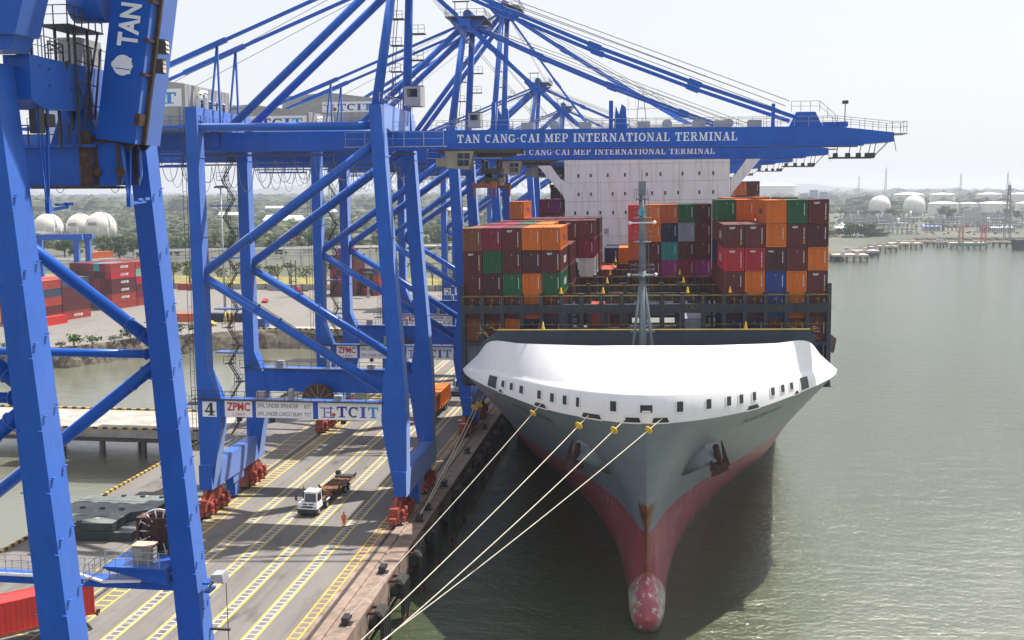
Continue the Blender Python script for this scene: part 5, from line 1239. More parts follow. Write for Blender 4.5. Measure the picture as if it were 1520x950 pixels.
# terminal tractors
TYRE = mat('tyre', (.015,.015,.016), .8); CHB = mat('chassis_brown', (.17,.075,.03), .7, var=.4, scale=1.5)
whl = MB(); whl.tube((-.16,0,0),(.16,0,0),.5,n=16); rim_ = MB(); rim_.tube((-.175,0,0),(.175,0,0),.26,n=12)
WME, RME = whl.mesh('wheel', TYRE), rim_.mesh('rim', GALV)
def wheel(root, x, y, z=.5): w_ = link('wheel', WME, root, (x,y,z)); link('rim', RME, w_)
def lp(root, name, mb, mt): return link(name, mb.mesh(name, mt), root)
def tractor(x, y, rz, label):
    o = thing('terminal_tractor', label, 'terminal tractor', (x,y,0), rz, 'white terminal tractors on the quay')
    m = MB(); m.box(-.45,0.2,.6,.45,5.4,.95); m.box(-1.2,.0,.45,1.2,.35,.95); m.box(-1.2,1.6,.75,-.5,2.9,1.25); lp(o, 'chassis', m, DARKST)
    m = MB(); m.hexa([(-1.25,.02,.95),(1.25,.02,.95),(1.25,2.1,.95),(-1.25,2.1,.95)],[(-1.2,.12,1.75),(1.2,.12,1.75),(1.2,2.1,1.75),(-1.2,2.1,1.75)])
    m.hexa([(-.55,.2,1.75),(1.2,.2,1.75),(1.2,2.0,1.75),(-.55,2.0,1.75)],[(-.45,.45,3.0),(1.12,.45,3.0),(1.12,2.0,3.0),(-.45,2.0,3.0)]); m.box(-.52,.35,3.0,1.18,2.08,3.1)
    c = lp(o, 'cab', m, WHITE)
    m = MB(); m.add([(-.42,.17,1.85),(1.08,.17,1.85),(1.0,.40,2.85),(-.34,.40,2.85)],[(0,1,2,3)]); link('windshield', m.mesh('windshield', GLASS), c)
    m = MB(); m.add([(1.21,.45,1.85),(1.21,1.8,1.85),(1.15,1.8,2.8),(1.15,.6,2.8)],[(0,1,2,3)]); m.add([(-.57,1.8,1.85),(-.57,.45,1.85),(-.49,.6,2.8),(-.49,1.8,2.8)],[(0,1,2,3)]); link('side_window', m.mesh('side_window', GLASS), c)
    m = MB(); m.box(-.7,-.03,1.15,.7,.03,1.35); link('grille', m.mesh('grille', BLACK), c)
    for s in (-1,1): m = MB(); m.box(s*.95-.14,-.04,1.1,s*.95+.14,.03,1.3); link('headlight', m.mesh('headlight', mat('headlight_glass',(.5,.5,.5),.2)), c)
    m = MB(); m.add([(-.6,.05,1.5),(.0,.05,1.5),(.0,.09,1.66),(-.6,.09,1.66)],[(0,1,2,3)]); m.add([(.2,.05,1.5),(.8,.05,1.5),(.8,.09,1.66),(.2,.09,1.66)],[(0,1,2,3)]); link('number_marking', m.mesh('number_marking', BLACK), c)
    m = MB(); m.box(-1.25,-.1,.45,1.25,.05,.95); lp(o, 'bumper', m, BLACK)
    m = MB(); m.tube((-.85,1.2,1.7),(-.85,1.2,3.6),.09,n=8); m.tube((-.85,1.2,2.0),(-.85,1.2,3.0),.16,n=8); lp(o, 'exhaust_stack', m, DARKST)
    m = MB(); m.bar((-1.25,.3,1.7),(-1.45,.2,2.2),.06); m.box(-1.6,.1,2.0,-1.35,.2,2.5); m.bar((1.2,.3,2.2),(1.4,.2,2.3),.06); m.box(1.35,.1,2.1,1.55,.2,2.6); lp(o, 'mirror', m, BLACK)
    m = MB(); m.box(-.6,3.2,.95,.6,4.6,1.2); lp(o, 'coupling_plate', m, RUST)
    m = MB()
    for s in (-1,1): m.box(s*1.0-.25,3.2,1.1,s*1.0+.25,4.9,1.15)
    lp(o, 'mudguard', m, WHITE)
    for yy in (1.0,4.0):
        for s in (-1,1): wheel(o, s*1.02, yy)
    return o
def trailer(x, y, rz, label, L=13.0):
    o = thing('container_trailer', label, 'trailer', (x,y,0), rz, 'container trailers on the quay')
    m = MB()
    for s in (-1,1): m.box(s*.55-.12,0,1.15,s*.55+.12,L,1.4); m.box(s*1.2-.06,4,1.2,s*1.2+.06,L,1.4)
    lp(o, 'main_beam', m, CHB)
    for yy in (0,2.2,4.2,6.3,8.4,10.6,L-.2):
        m = MB(); m.box(-1.22,yy,1.16,1.22,yy+.22,1.42); lp(o, 'cross_member', m, CHB)
    m = MB(); m.box(-1.2,4.3,1.3,1.2,L-.4,1.34); m.box(-.5,.3,1.2,.5,4.2,1.24); lp(o, 'deck_plate', m, CHB)
    m = MB()
    for yy in (-.1,4.3,L-.3):
        for s in (-1,1): m.hexa([(s*1.22-.12,yy,1.4),(s*1.22+.12,yy,1.4),(s*1.22+.12,yy+.3,1.4),(s*1.22-.12,yy+.3,1.4)],[(s*1.45-.1,yy,1.85),(s*1.45+.1,yy,1.85),(s*1.45+.1,yy+.3,1.85),(s*1.45-.1,yy+.3,1.85)])
    lp(o, 'corner_guide', m, RUST)
    m = MB(); m.box(-1.2,L-1.2,1.4,1.2,L,1.6); m.box(-1.3,L-.5,1.5,-.8,L+.1,2.1); lp(o, 'tail_frame', m, DARKST)
    for yy in (L-3.6,L-2.1):
        for s in (-1,1): wheel(o, s*1.0, yy)
    for s in (-1,1): m = MB(); m.box(s*.7-.08,3.2,.1,s*.7+.08,3.4,1.2); lp(o, 'landing_leg', m, DARKST)
    return o
tractor(-41.9,120.7,R(-2),'white terminal tractor heading towards the viewer with an empty brown trailer')
trailer(-41.75,124.0,R(-3),'empty brown skeletal container trailer behind the white tractor',11.0)
tractor(-37.6,198.0,R(-1),'distant white terminal tractor parked beyond the legs of crane 3')
trailer(-37.6,201.2,R(-1),'empty trailer behind the distant white tractor',12.5)
tr3 = trailer(-38.4,176.0,R(0),'trailer under the short orange container by the crane legs',12.5)
for i, y in enumerate((176.3,182.8)):
    container('orange', Matrix.Translation((-39.6,y,1.5)), ('orange half-size container on the trailer behind the crane legs','second orange half-size container further back on the same trailer')[i], 6.06, 3, 'containers on trailers')
# red box on a trailer turning in at the lower left
rzt = R(-45.0+180)
tr = trailer(-51.2,87.4,rzt,'trailer carrying the long bright red container at lower left',12.8)
Mr = Matrix.Translation((-51.2,87.4,0)) @ Matrix.Rotation(rzt,4,'Z') @ Matrix.Translation((-CW_/2,.3,1.45))
container('scarlet', Mr, 'bright red long container on a trailer at lower left', 12.19, 3, 'containers on trailers')

# ---------------------------------------------------------------- dock worker in orange
def skin_body(name, nodes, edges, mt, lvl=1):
    me = bpy.data.meshes.new(name); me.from_pydata([n[:3] for n in nodes], edges, [])
    o = bpy.data.objects.new(name, me); COL.objects.link(o)
    sk = o.modifiers.new('skin','SKIN'); sk.use_smooth_shade = True
    for v, n in zip(me.skin_vertices[0].data, nodes): v.radius = (n[3], n[3]*(n[4] if len(n) > 4 else 1))
    me.skin_vertices[0].data[0].use_root = True
    s = o.modifiers.new('sub','SUBSURF'); s.levels = lvl; s.render_levels = lvl
    dg = bpy.context.evaluated_depsgraph_get(); m2 = bpy.data.meshes.new_from_object(o.evaluated_get(dg)); bpy.data.objects.remove(o)
    m2.name = name; m2.materials.clear(); m2.materials.append(mt); return m2
SKIN = mat('skin', (.35,.19,.12), .6); HIVIS = mat('hivis_orange', (.75,.10,.02), .7, var=.2, scale=4); HELM = mat('helmet_orange', (.72,.07,.02), .35); BOOT = mat('boot_black', (.02,.02,.02), .6)
def worker(x, y, rz, label):
    o = thing('person', label, 'person', (x,y,0), rz)
    N = [(0,0,.95,.13,.8),(0,0,1.15,.13,.75),(0,0,1.38,.15,.7),(0,0,1.47,.075),(0,-.01,1.54,.06),(0,-.015,1.62,.095),(0,-.01,1.72,.085)]
    E_ = [(0,1),(1,2),(2,3),(3,4),(4,5),(5,6)]
    def chain(start, pts):
        k = start
        for p in pts: N.append(p); E_.append((k,len(N)-1)); k = len(N)-1
        return k
    hands = []
    for s in (-1,1):
        k = chain(0, [(s*.1,0,.88,.10),(s*.11,-.05*s-.02,.5,.065),(s*.11,.10*s+.02,.09,.045),(s*.115,.10*s-.1,.045,.035)])
        k = chain(2, [(s*.19,0,1.42,.06),(s*.27,.05*s,1.15,.045),(s*.27,-.02-.12*s,.92,.034),(s*.265,-.03-.13*s,.86,.03)])
        hands.append((s,k))
    for s, k in hands:
        bx, by, bz = N[k][:3]
        for f in range(4): chain(k, [(bx+(f-1.5)*.004*s,by-.028+f*.018,bz-.045,.010),(bx-.008*s,by-.028+f*.018,bz-.075-.006*(f in (1,2)),.009),(bx-.02*s,by-.026+f*.017,bz-.098-.008*(f in (1,2)),.008)])
        chain(k, [(bx-.008*s,by-.045,bz-.02,.010),(bx-.018*s,by-.06,bz-.055,.009)])
    link('body', skin_body('body', N, E_, SKIN), o)
    cN = [(0,0,.95,.16,.85),(0,0,1.15,.16,.8),(0,0,1.38,.175,.75),(0,0,1.46,.09)]; cE = [(0,1),(1,2),(2,3)]
    for s in (-1,1):
        n = len(cN); cN += [(s*.1,0,.86,.12),(s*.11,-.05*s-.02,.5,.088),(s*.11,.10*s+.02,.13,.075)]; cE += [(0,n),(n,n+1),(n+1,n+2)]
        n = len(cN); cN += [(s*.2,0,1.42,.082),(s*.27,.05*s,1.15,.066),(s*.27,-.02-.12*s,.93,.052)]; cE += [(2,n),(n,n+1),(n+1,n+2)]
    cv = link('coverall', skin_body('coverall', cN, cE, HIVIS), o)
    m = MB(); m.lathe([(.175,-.02),(.178,.03)],(0,0,1.2),14); lp(o, 'reflective_band', m, mat('reflective_band',(.6,.6,.45),.4))
    m = MB(); m.lathe([(.15,0),(.125,.012),(.12,.06),(.09,.11),(.03,.135),(.0,.137)],(0,-.012,1.72),14); lp(o, 'helmet', m, HELM)
    for s in (-1,1): m = MB(); m.box(s*.11-.055,.10*s-.2,0,s*.11+.055,.10*s+.09,.11); lp(o, 'boot', m, BOOT)
    m = MB(); m.box(-.04,-.105,1.645,-.02,-.09,1.66); m.box(.02,-.105,1.645,.04,-.09,1.66); lp(o, 'eye', m, BLACK)
    m = MB(); m.prism([(-.015,-.1,1.6),(.015,-.1,1.6),(0,-.1,1.64)],(0,-.03,0)); lp(o, 'nose', m, SKIN)
    return o
worker(-36.3,117.6,R(12),'dock worker in orange coverall and orange helmet walking on the lane marking')

# ---------------------------------------------------------------- mooring ropes with guards
def rope(p, q, sag, r_=.06):
    m = MB(); pts = []
    for i in range(25):
        t_ = i/24; v = Vector(p).lerp(Vector(q),t_); v.z -= sag*4*t_*(1-t_); pts.append(v)
    m.path(pts, r_, 6); return m, pts
GUARD = mat('guard_yellow', (.80,.48,.02), .5)
RP = [((-11.3,107.3,18.0),(-27.75,90,.55),.25,'leftmost long mooring rope, from the port bow chock down to the quay edge'),((-5.9,102.6,18.0),(-27.75,70.5,.6),.5,'second mooring rope from the left, passing left of the port anchor'),((-2.2,100.7,18.05),(-27.75,66,.6),.6,'third mooring rope from the left, from the chock left of the stem'),((1.3,100.5,18.1),(-27.75,70.5,.75),.6,'rightmost mooring rope, crossing in front of the ship\'s stem')]
for i, (p, q, sg, lb) in enumerate(RP):
    p = tuple(SM @ Vector(p)); m, pts = rope(p,q,sg,.045); solo('mooring_rope', m, ROPE, lb, 'rope', (0,0,0), 'mooring ropes of the container ship')
    c = pts[1].lerp(pts[2],.2); d_ = (pts[2]-pts[1]).normalized()
    m = MB(); m.tube(c-d_*.04,c+d_*.04,.42,.40,n=18); m.tube(c-d_*.16,c+d_*.16,.12,n=10)
    solo('rope_guard', m, GUARD, f'yellow round rat guard on the {("leftmost","second","third","rightmost")[i]} mooring rope below the white bow', 'rat guard', (0,0,0), 'rat guards on the mooring ropes')
for i, (y, z, yq) in enumerate(((138,12.0,120.6),(142,11.5,125.2))):
    m, pts = rope((-23.2,y,z),(-27.75,yq,.6),.3); solo('mooring_rope', m, ROPE, ('nearer','farther')[i]+' short mooring rope in the shade between hull side and quay', 'rope', (0,0,0), 'mooring ropes of the container ship')
    c = pts[2]; d_ = (pts[3]-pts[2]).normalized(); m = MB(); m.tube(c-d_*.04,c+d_*.04,.5,n=18)
    solo('rope_guard', m, GUARD, ('upper','lower')[i]+' yellow rat guard of the pair under the left shoulder of the ship', 'rat guard', (0,0,0), 'rat guards on the mooring ropes')

# ---------------------------------------------------------------- spreaders on their wire ropes
SPRED = mat('spreader_rust', (.20,.055,.03), .6, var=.4, scale=1.5); SPDK = mat('spreader_grey', (.06,.055,.055), .6, var=.3)
def spreader(x, y0, z, ztop, label):
    o = thing('spreader', label, 'spreader', (x,y0+6.1,z), 0, 'spreaders hanging from the cranes')
    L = 12.2; yl = -L/2
    m = MB(); m.box(-.75,-5,.55,-.45,5,1.0); m.box(.45,-5,.55,.75,5,1.0); lp(o, 'telescopic_beam', m, SPRED)
    for s in (-1,1):
        m = MB(); m.box(-1.22,s*6.1-.25,.2,1.22,s*6.1+.25,.75); e = lp(o, 'end_beam', m, SPRED)
        for t_ in (-1,1):
            m = MB(); m.hexa([(t_*1.22-.12,s*6.1-.2,-.9),(t_*1.22+.12,s*6.1-.2,-.9),(t_*1.22+.12,s*6.1+.2,-.9),(t_*1.22-.12,s*6.1+.2,-.9)],[(t_*1.3-.16,s*6.1-.25,.9),(t_*1.3+.16,s*6.1-.25,.9),(t_*1.3+.16,s*6.1+.25,.9),(t_*1.3-.16,s*6.1+.25,.9)]); link('guide_flap', m.mesh('guide_flap', SPRED), e)
    m = MB(); m.box(-1.0,-1.6,.5,1.0,1.6,1.5); m.box(-1.1,.6,1.0,-.2,2.4,1.9); m.box(.3,1.8,.9,1.1,3.6,1.8); lp(o, 'centre_frame', m, SPDK)
    m = MB(); m.hexa([(-1.1,-1.5,1.9),(1.1,-1.5,1.9),(1.1,1.5,1.9),(-1.1,1.5,1.9)],[(-1.3,-1.7,2.6),(1.3,-1.7,2.6),(1.3,1.7,2.6),(-1.3,1.7,2.6)]); m.bar((-.8,0,1.4),(-.8,0,2.0),.3); m.bar((.8,0,1.4),(.8,0,2.0),.3); h = lp(o, 'head_block', m, SPDK)
    for s in (-1,1):
        for yy in (-1.2,1.2): m = MB(); m.tube((s*.9-.18,yy,3.0),(s*.9+.18,yy,3.0),.55,n=14); link('sheave', m.mesh('sheave', SPDK), h)
    m = MB()
    for s in (-1,1):
        for yy in (-1.7,-.7,.7,1.7): m.bar((s*.9,yy,3.0),(s*1.6,yy*1.1,ztop-z),.05)
    lp(o, 'wire_rope', m, WIRE)
    return o
spreader(-19.8,123.2,40.1,44.2,'rusty red spreader hanging under the boom of crane 4')
spreader(-19.4,211.5,41.3,44.2,'distant spreader gripping a maroon container left of the bridge wing')
container('dark maroon', Matrix.Translation((-20.6,211.5,38.3)), 'dark maroon container hanging in the air from a distant spreader', 12.19, 1, 'containers on the cranes')
spreader(-45.4,276,8.4,44.2,'lowered spreader on long ropes between the legs of crane 2')
# ---------------------------------------------------------------- vegetation
def leaf(name, c, var=.45): return mat(name, c, .75, var=var, scale=.35, rnd=.3, spec=.25)
LEAFM = [leaf('leaf_green',(.045,.085,.022)), leaf('leaf_dark',(.028,.060,.020)), leaf('leaf_olive',(.085,.105,.030))]
BARK = mat('bark', (.10,.075,.055), .9, var=.3)
def tree_meshes(seed, h, r, n, mt, leaf_s, sparse=False):
    rr = random.Random(seed); t_ = MB(); c = MB(); th = h*(.5 if sparse else .38)
    t_.tube((0,0,-.2),(0,0,th),.035*h,.02*h,n=7)
    lumps = []
    for i in range(9 if not sparse else 7):
        a = rr.uniform(0,6.28); d = r*rr.uniform(.25,.8); z = th+(h-th)*rr.uniform(.12,.82)
        if i == 0: d = 0; z = h*.84
        lumps.append((Vector((d*math.cos(a),d*math.sin(a),z)), r*rr.uniform(.32,.52)))
        t_.tube((0,0,th*rr.uniform(.6,1)),lumps[-1][0],.012*h,.004*h,n=5)
    for k in range(n):
        cc, rad = lumps[rr.randrange(len(lumps))]
        v = Vector((rr.gauss(0,1),rr.gauss(0,1),rr.gauss(0,1))).normalized()*rad*rr.uniform(.55,1.08); v.z *= .75; p = cc+v
        nrm = (v.normalized()+Vector((rr.uniform(-.8,.8),rr.uniform(-.8,.8),rr.uniform(-.3,.9)))).normalized()
        a = nrm.orthogonal().normalized(); b = nrm.cross(a); s = leaf_s*rr.uniform(.6,1.3)
        c.add([p-a*s, p-b*s*.6, p+a*s, p+b*s*.6],[(0,1,2,3)])
    return t_.mesh('trunk', BARK), c.mesh('crown', mt)
TV = [tree_meshes(11,9,4.2,520,LEAFM[0],.55), tree_meshes(12,8,4.6,560,LEAFM[1],.6), tree_meshes(13,10,4.0,520,LEAFM[2],.55), tree_meshes(14,7,3.2,190,LEAFM[2],.38,True), tree_meshes(15,11,5.0,600,LEAFM[0],.65), tree_meshes(16,7.5,2.6,110,LEAFM[0],.36,True)]
TN = ['round green tree','dark bushy tree','tall olive tree','thin sparse tree','broad green tree','slender half-bare tree']
tcount = [0]
def tree(x, y, v, s, where, group, z=0):
    o = thing('tree', f'{TN[v]} {where}', 'tree', (x,y,z), random.uniform(0,6.28), group)
    o.scale = (s,s,s*random.uniform(.88,1.12)); link('trunk', TV[v][0], o); link('crown', TV[v][1], o)
rt = random.Random(21)
# grove behind the yard stacks at the left
for i in range(46):
    x = rt.uniform(-372,-262); y = 520+(x+372)*.35+rt.uniform(20,150); tree(x, y, rt.choice((0,1,4,1,2)), rt.uniform(.95,1.4), 'in the grove behind the yard container stacks', 'trees of the grove behind the yard')
for i in range(34):
    x = rt.uniform(-262,-90); y = 600+rt.uniform(0,170); tree(x, y, rt.choice((0,1,2,4)), rt.uniform(.9,1.4), 'in the wood beyond the pipe rack', 'trees of the wood beyond the pipe rack')
for i in range(22):
    x = -205+i*6.1+rt.uniform(-1.5,1.5); tree(x, 418+rt.uniform(0,16), (3,5)[i % 2], rt.uniform(1.2,1.7), f'behind the yard wall, {ORD[i]} from the left in its row', 'row of thin trees behind the yard wall', -.02)
BM = tree_meshes(31,2.6,2.0,150,LEAFM[0],.28)
for i, (x, y) in enumerate(((-152,250),(-149,251.5),(-146,255),(-143,261),(-141,266),(-139.5,269),(-136,272),(-133,274.5),(-128,278),(-172,244),(-165,246),(-186,241),(-192,240))):
    o = thing('shrub', f'leafy shrub on the canal bank, {ORD[i]} along the near shore', 'shrub', (x,y,-.3), i*.8, 'shrubs on the canal bank'); s = .7+(i*37 % 10)*.09; o.scale = (s*1.3,s*1.3,s); link('stem', BM[0], o); link('crown', BM[1], o)
# far woods that read as one mass
def forest(name, spots, seed, mt):
    rr = random.Random(seed); m = MB()
    for (x, y, s) in spots:
        k = 7; h = s*rr.uniform(.55,.95); rings = []
        for j, (f, q) in enumerate(((1.0,.0),(1.02,.45),(.66,.85),(.0,1.0))):
            rings.append([(x+s*f*rr.uniform(.72,1.2)*math.cos(2*math.pi*i/k+j*.4), y+s*f*rr.uniform(.72,1.2)*math.sin(2*math.pi*i/k+j*.4), h*q*rr.uniform(.85,1.15)-.3) for i in range(k)])
        n = len(m.v); m.v += [p for r_ in rings for p in r_]
        for j in range(3):
            for i in range(k): m.f.append((n+j*k+i,n+j*k+(i+1)%k,n+(j+1)*k+(i+1)%k,n+(j+1)*k+i)); m.sm.append(False)
    o = link(name, m.mesh(name, mt)); o['kind'] = 'stuff'
rf_ = random.Random(5)
def scat(n, x0, x1, y0, y1, s0, s1, keep=.5):
    out = []
    while len(out) < n:
        y = y0*(y1/y0)**rf_.random(); x = rf_.uniform(x0,x1)*(y/y1 if False else 1)
        c = math.sin(x*.013+1.3)*math.cos(y*.008+x*.004)+.5*math.sin(y*.021)
        if c > -keep: out.append((x,y,rf_.uniform(s0,s1)))
    return out
FOR = mat('far_woods', (.058,.075,.042), .95, var=.6, scale=.03, rnd=0, spec=.1)
FOR2 = mat('far_woods_olive', (.082,.09,.052), .95, var=.6, scale=.02, spec=.1)
forest('distant_woods', scat(2600,-1250,-60,700,1900,4,8.5,.45), 3, FOR)
forest('distant_woods', scat(2600,-3600,1200,1900,6500,14,34,.5), 4, FOR)
forest('distant_woods', scat(1200,-1500,200,850,3000,5,11,.1), 6, FOR2)
forest('distant_woods', scat(900,240,1500,1750,3200,6,13,.35), 7, FOR)
forest('distant_woods', scat(1500,1000,5200,2600,8000,22,50,.6), 8, FOR2)
forest('shore_scrub', [(150+rf_.uniform(-26,26),905+rf_.uniform(-14,22),rf_.uniform(1.0,2.2)) for i in range(60)]+[(rf_.uniform(190,560),1120+rf_.uniform(0,400),rf_.uniform(1.5,3.5)) for i in range(160)]+[(rf_.uniform(225,420),965+rf_.uniform(0,60),rf_.uniform(.8,1.8)) for i in range(90)], 9, FOR)
for i in range(16):
    tree(169+rt.uniform(-13,13), 908+rt.uniform(-6,14), (1,0,4)[i % 3], rt.uniform(.85,1.15), 'in the dark clump on the far bank', 'trees of the dark clump on the far bank')
for i in range(34):
    tree(rt.uniform(230,560), rt.uniform(1380,1600), (1,0,4)[i % 3], rt.uniform(1.0,1.5), 'among the oil tanks beyond the river', 'trees among the oil tanks')
# low blue hills on the horizon
m = MB(); HILL = mat('far_hill', (.05,.07,.05), .95, spec=.1); rows = [[],[],[]]; rh = random.Random(8)
for i in range(81):
    x = -9000+i*225; h = 34+26*math.sin(i*.31)+18*math.sin(i*.83+1)+rh.uniform(0,14); h = max(h,8)
    rows[0].append((x,9800,-1)); rows[1].append((x,10150,h*.9)); rows[2].append((x,10900,h*1.2))
m.grid(rows); structure('hills', m, HILL)

# ---------------------------------------------------------------- container yard
YC = ['brick red','maroon','brick red','maroon','red']
def yard_box(x, y, z, rz, color, label, group, side=None, L=12.19, style=3):
    M = Matrix.Translation((x,y,z)) @ Matrix.Rotation(rz,4,'Z') @ Matrix.Diagonal((1,1,.905,1)); return container(color, M, label, L, style, group, side)
def yard_block(org, rz, cols, rows_, tiers, pick, label, group, sides={}, only=None):
    a = Vector((math.sin(-rz),math.cos(rz),0)); w_ = Vector((-math.cos(rz),-math.sin(rz),0)); o = Vector((*org,0))
    for r_ in range(rows_):
        for c in range(cols):
            for t_ in range(tiers):
                if only and not only(r_,c,t_): continue
                p = o+a*(r_*12.6)+w_*((c+1)*2.52)
                yard_box(p.x, p.y, t_*2.62, rz, pick(r_,c,t_), f'{pick(r_,c,t_)} container, {ORD[c]} file, {ORD[r_]} row, {ORD[t_]} tier of {label}', group, sides.get((r_,c,t_)))
ry = random.Random(4); pc = {}
def pick1(r_,c,t_):
    k = (1,r_,c,t_)
    if k not in pc: pc[k] = 'slate' if (r_ == 0 and t_ == 3 and c < 2) or (r_ == 1 and c == 0 and t_ == 4) else ry.choice(('brick red','brick red','maroon','brick red'))
    return pc[k]
def pick2(r_,c,t_):
    k = (2,r_,c,t_)
    if k not in pc: pc[k] = {(0,2,5):'teal',(0,0,4):'red',(1,0,4):'pale green',(1,0,3):'red',(1,0,1):'crimson'}.get((r_,c,t_), ry.choice(('maroon','dark maroon','maroon','crimson') if c else ('brick red','maroon','brick red')))
    return pc[k]
MWY = MW
yard_block((-184.8,290.5),R(-11),5,2,5,pick1,'the near-left yard block','containers of the near-left yard block',{(1,0,0):('one',MWY,1)},lambda r_,c,t_: c < 1 or t_ == 4 or r_ == 0)
yard_block((-182.3,333.0),R(-12),7,2,6,pick2,'the corner yard block','containers of the corner yard block',{(0,0,5):('one',MWY,1),(0,0,4):('LINE',MWY,1),(0,0,3):('one',MWY,1),(0,0,2):('one',MWY,1),(0,0,1):('one',MWY,1),(1,0,3):('HYU',MWY,1),(1,0,2):('one',MWY,1),(1,0,1):('HYU',MWY,1)},lambda r_,c,t_: r_ == 0 or c < 1 or t_ == 5)
yard_box(-183.0,286.5,0,R(-11),'scarlet','single bright red container on the ground beside the near-left block','loose containers in the yard')
yard_box(-226,395,13.2,R(-11),'rust orange','orange container on top of the far left stack','loose containers in the yard')
def pick3(r_,c,t_):
    k = (3,r_,c,t_)
    if k not in pc: pc[k] = ry.choice(('maroon','dark maroon','maroon','crimson','red'))
    return pc[k]
yard_block((-112.5,386.0),R(-3),4,1,6,pick3,'the middle yard stack','containers of the middle yard stack')
def pick4(r_,c,t_): return {(0,0,3):'slate',(0,1,3):'slate',(0,0,1):'red'}.get((r_,c,t_),('brick red','maroon')[(c+t_) % 2])
yard_block((-104.0,389.0),R(-14),3,1,4,pick4,'the stack behind the lamp post','containers of the stack behind the lamp post',{},lambda r_,c,t_: True)
yard_box(-119,386,15.75,R(-3),'magenta','pink container on top of the middle yard stack','loose containers in the yard',('one',MWY,1))
yard_box(-137.0,296.5,.9,R(90),'rust orange','orange container with dark side lettering on a trailer by the canal','loose containers in the yard',('HL Lloyd',HLB,-1))
yard_box(-124.0,305.5,0,R(90),'navy','navy container standing on the canal quay by the light mast','loose containers in the yard')
yard_box(-180.5,404,0,R(90),'brick red','brick red container along the yard wall beside the light mast','loose containers in the yard')
yard_box(-142,405,0,R(90),'grey','grey container along the yard wall behind the reach stacker','loose containers in the yard')
yard_box(-96,404,0,R(90),'slate','slate container along the yard wall at the right','loose containers in the yard')
# yard wall, light mast, reach stacker
m = MB(); m.box(-420,409,0,-74,409.4,2.4); yw = solo('yard_wall', m, PIER, 'long grey concrete wall along the back of the yard', 'wall', (-250,409,0))
m = MB()
for i in range(44): m.box(-418+i*7.9,408.8,0,-417.6+i*7.9,409.0,2.5)
part(yw, 'wall_post', m, PILE)
def light_mast(x, y, h, label):
    o = thing('light_mast', label, 'light mast', (x,y,0)); m = MB(); m.tube((x,y,0),(x,y,h),.45,.2,n=10); part(o, 'pole', m, GALV)
    m = MB(); m.lathe([(.3,-.2),(1.6,0),(1.6,.25),(.3,.3)],(x,y,h),12,False)
    for i in range(8): a = i*.785; m.box(x+1.7*math.cos(a)-.3,y+1.7*math.sin(a)-.3,h-.5,x+1.7*math.cos(a)+.3,y+1.7*math.sin(a)+.3,h)
    part(o, 'lamp_ring', m, DARKST); m = MB(); m.box(x-.5,y-.5,0,x+.5,y+.5,1.2); part(o, 'footing', m, PIER)
light_mast(-130.3,305,41.5,'tall grey floodlight mast standing by the canal quay')
light_mast(-106,381,9.5,'short street lamp in front of the yard stacks')
o = thing('reach_stacker', 'red yard handler with a tall dark mast near the yard wall', 'reach stacker', (-135,384,0))
m = MB(); m.box(-136.8,382,.7,-133.4,387,2.2); m.box(-136.4,384.5,2.2,-134.6,386.5,3.6); part(o, 'body', m, RED)
m = MB()
for x in (-136.2,-134.4): m.bar((x,381.6,.4),(x,381.6,14),.35)
for z in range(2,14,2): m.bar((-136.2,381.6,z),(-134.4,381.6,z),.25)
m.box(-141,381.0,2.2,-129.5,381.5,2.7); part(o, 'mast', m, DARKST)
for x, y in ((-136.6,382.8),(-133.6,382.8),(-136.6,386.2),(-133.6,386.2)): m = MB(); m.tube((x-.25,y,.7),(x+.25,y,.7),.7,n=12); part(o, 'wheel', m, TYRE)
# small works hut, posts and clutter by the canal
m = MB(); m.box(-117.5,291.5,.02,-112.5,295,2.9); o = solo('site_hut', m, mat('hut_blue',(.02,.06,.25),.5), 'small blue hut on the trestle by the canal', 'hut', (-115,293,0)); m = MB(); m.box(-118.2,291,2.9,-112,295.5,3.1); part(o, 'roof', m, WHITE)
for i in range(3):
    m = MB(); m.tube((-129.0+i*1.3,302,0),(-129.0+i*1.3,302,3.6),.25,n=8); solo('yellow_post', m, YELLOW, f'yellow round post by the foot of the light mast, {ORD[i]} from the left', 'post', (-129.0+i*1.3,302,0), 'yellow posts by the light mast')
def car(x, y, rz, body, label):
    o = thing('parked_car', label, 'car', (x,y,0), rz, 'cars parked by the canal'); m = MB()
    m.hexa([(-.9,-2.1,.35),(.9,-2.1,.35),(.9,2.1,.35),(-.9,2.1,.35)],[(-.88,-2.05,.85),(.88,-2.05,.85),(.88,2.05,.85),(-.88,2.05,.85)]); m.hexa([(-.82,-1.0,.85),(.82,-1.0,.85),(.82,1.7,.85),(-.82,1.7,.85)],[(-.68,-.4,1.45),(.68,-.4,1.45),(.68,1.3,1.45),(-.68,1.3,1.45)]); lp(o, 'body', m, body)
    m = MB(); m.hexa([(-.84,-.85,.92),(.84,-.85,.92),(.84,1.55,.92),(-.84,1.55,.92)],[(-.74,-.42,1.36),(.74,-.42,1.36),(.74,1.28,1.36),(-.74,1.28,1.36)]); lp(o, 'window', m, GLASS)
    for px in (-.8,.8):
        for py in (-1.3,1.3): m = MB(); m.tube((px-.12,py,.33),(px+.12,py,.33),.33,n=10); lp(o, 'wheel', m, TYRE)
car(-134.5,298,.4,WHITE,'white car parked by the light mast'); car(-131.5,296.5,1.3,YELLOW,'yellow car parked by the canal edge'); car(-139,361,.2,RED,'small red car crossing the empty yard')
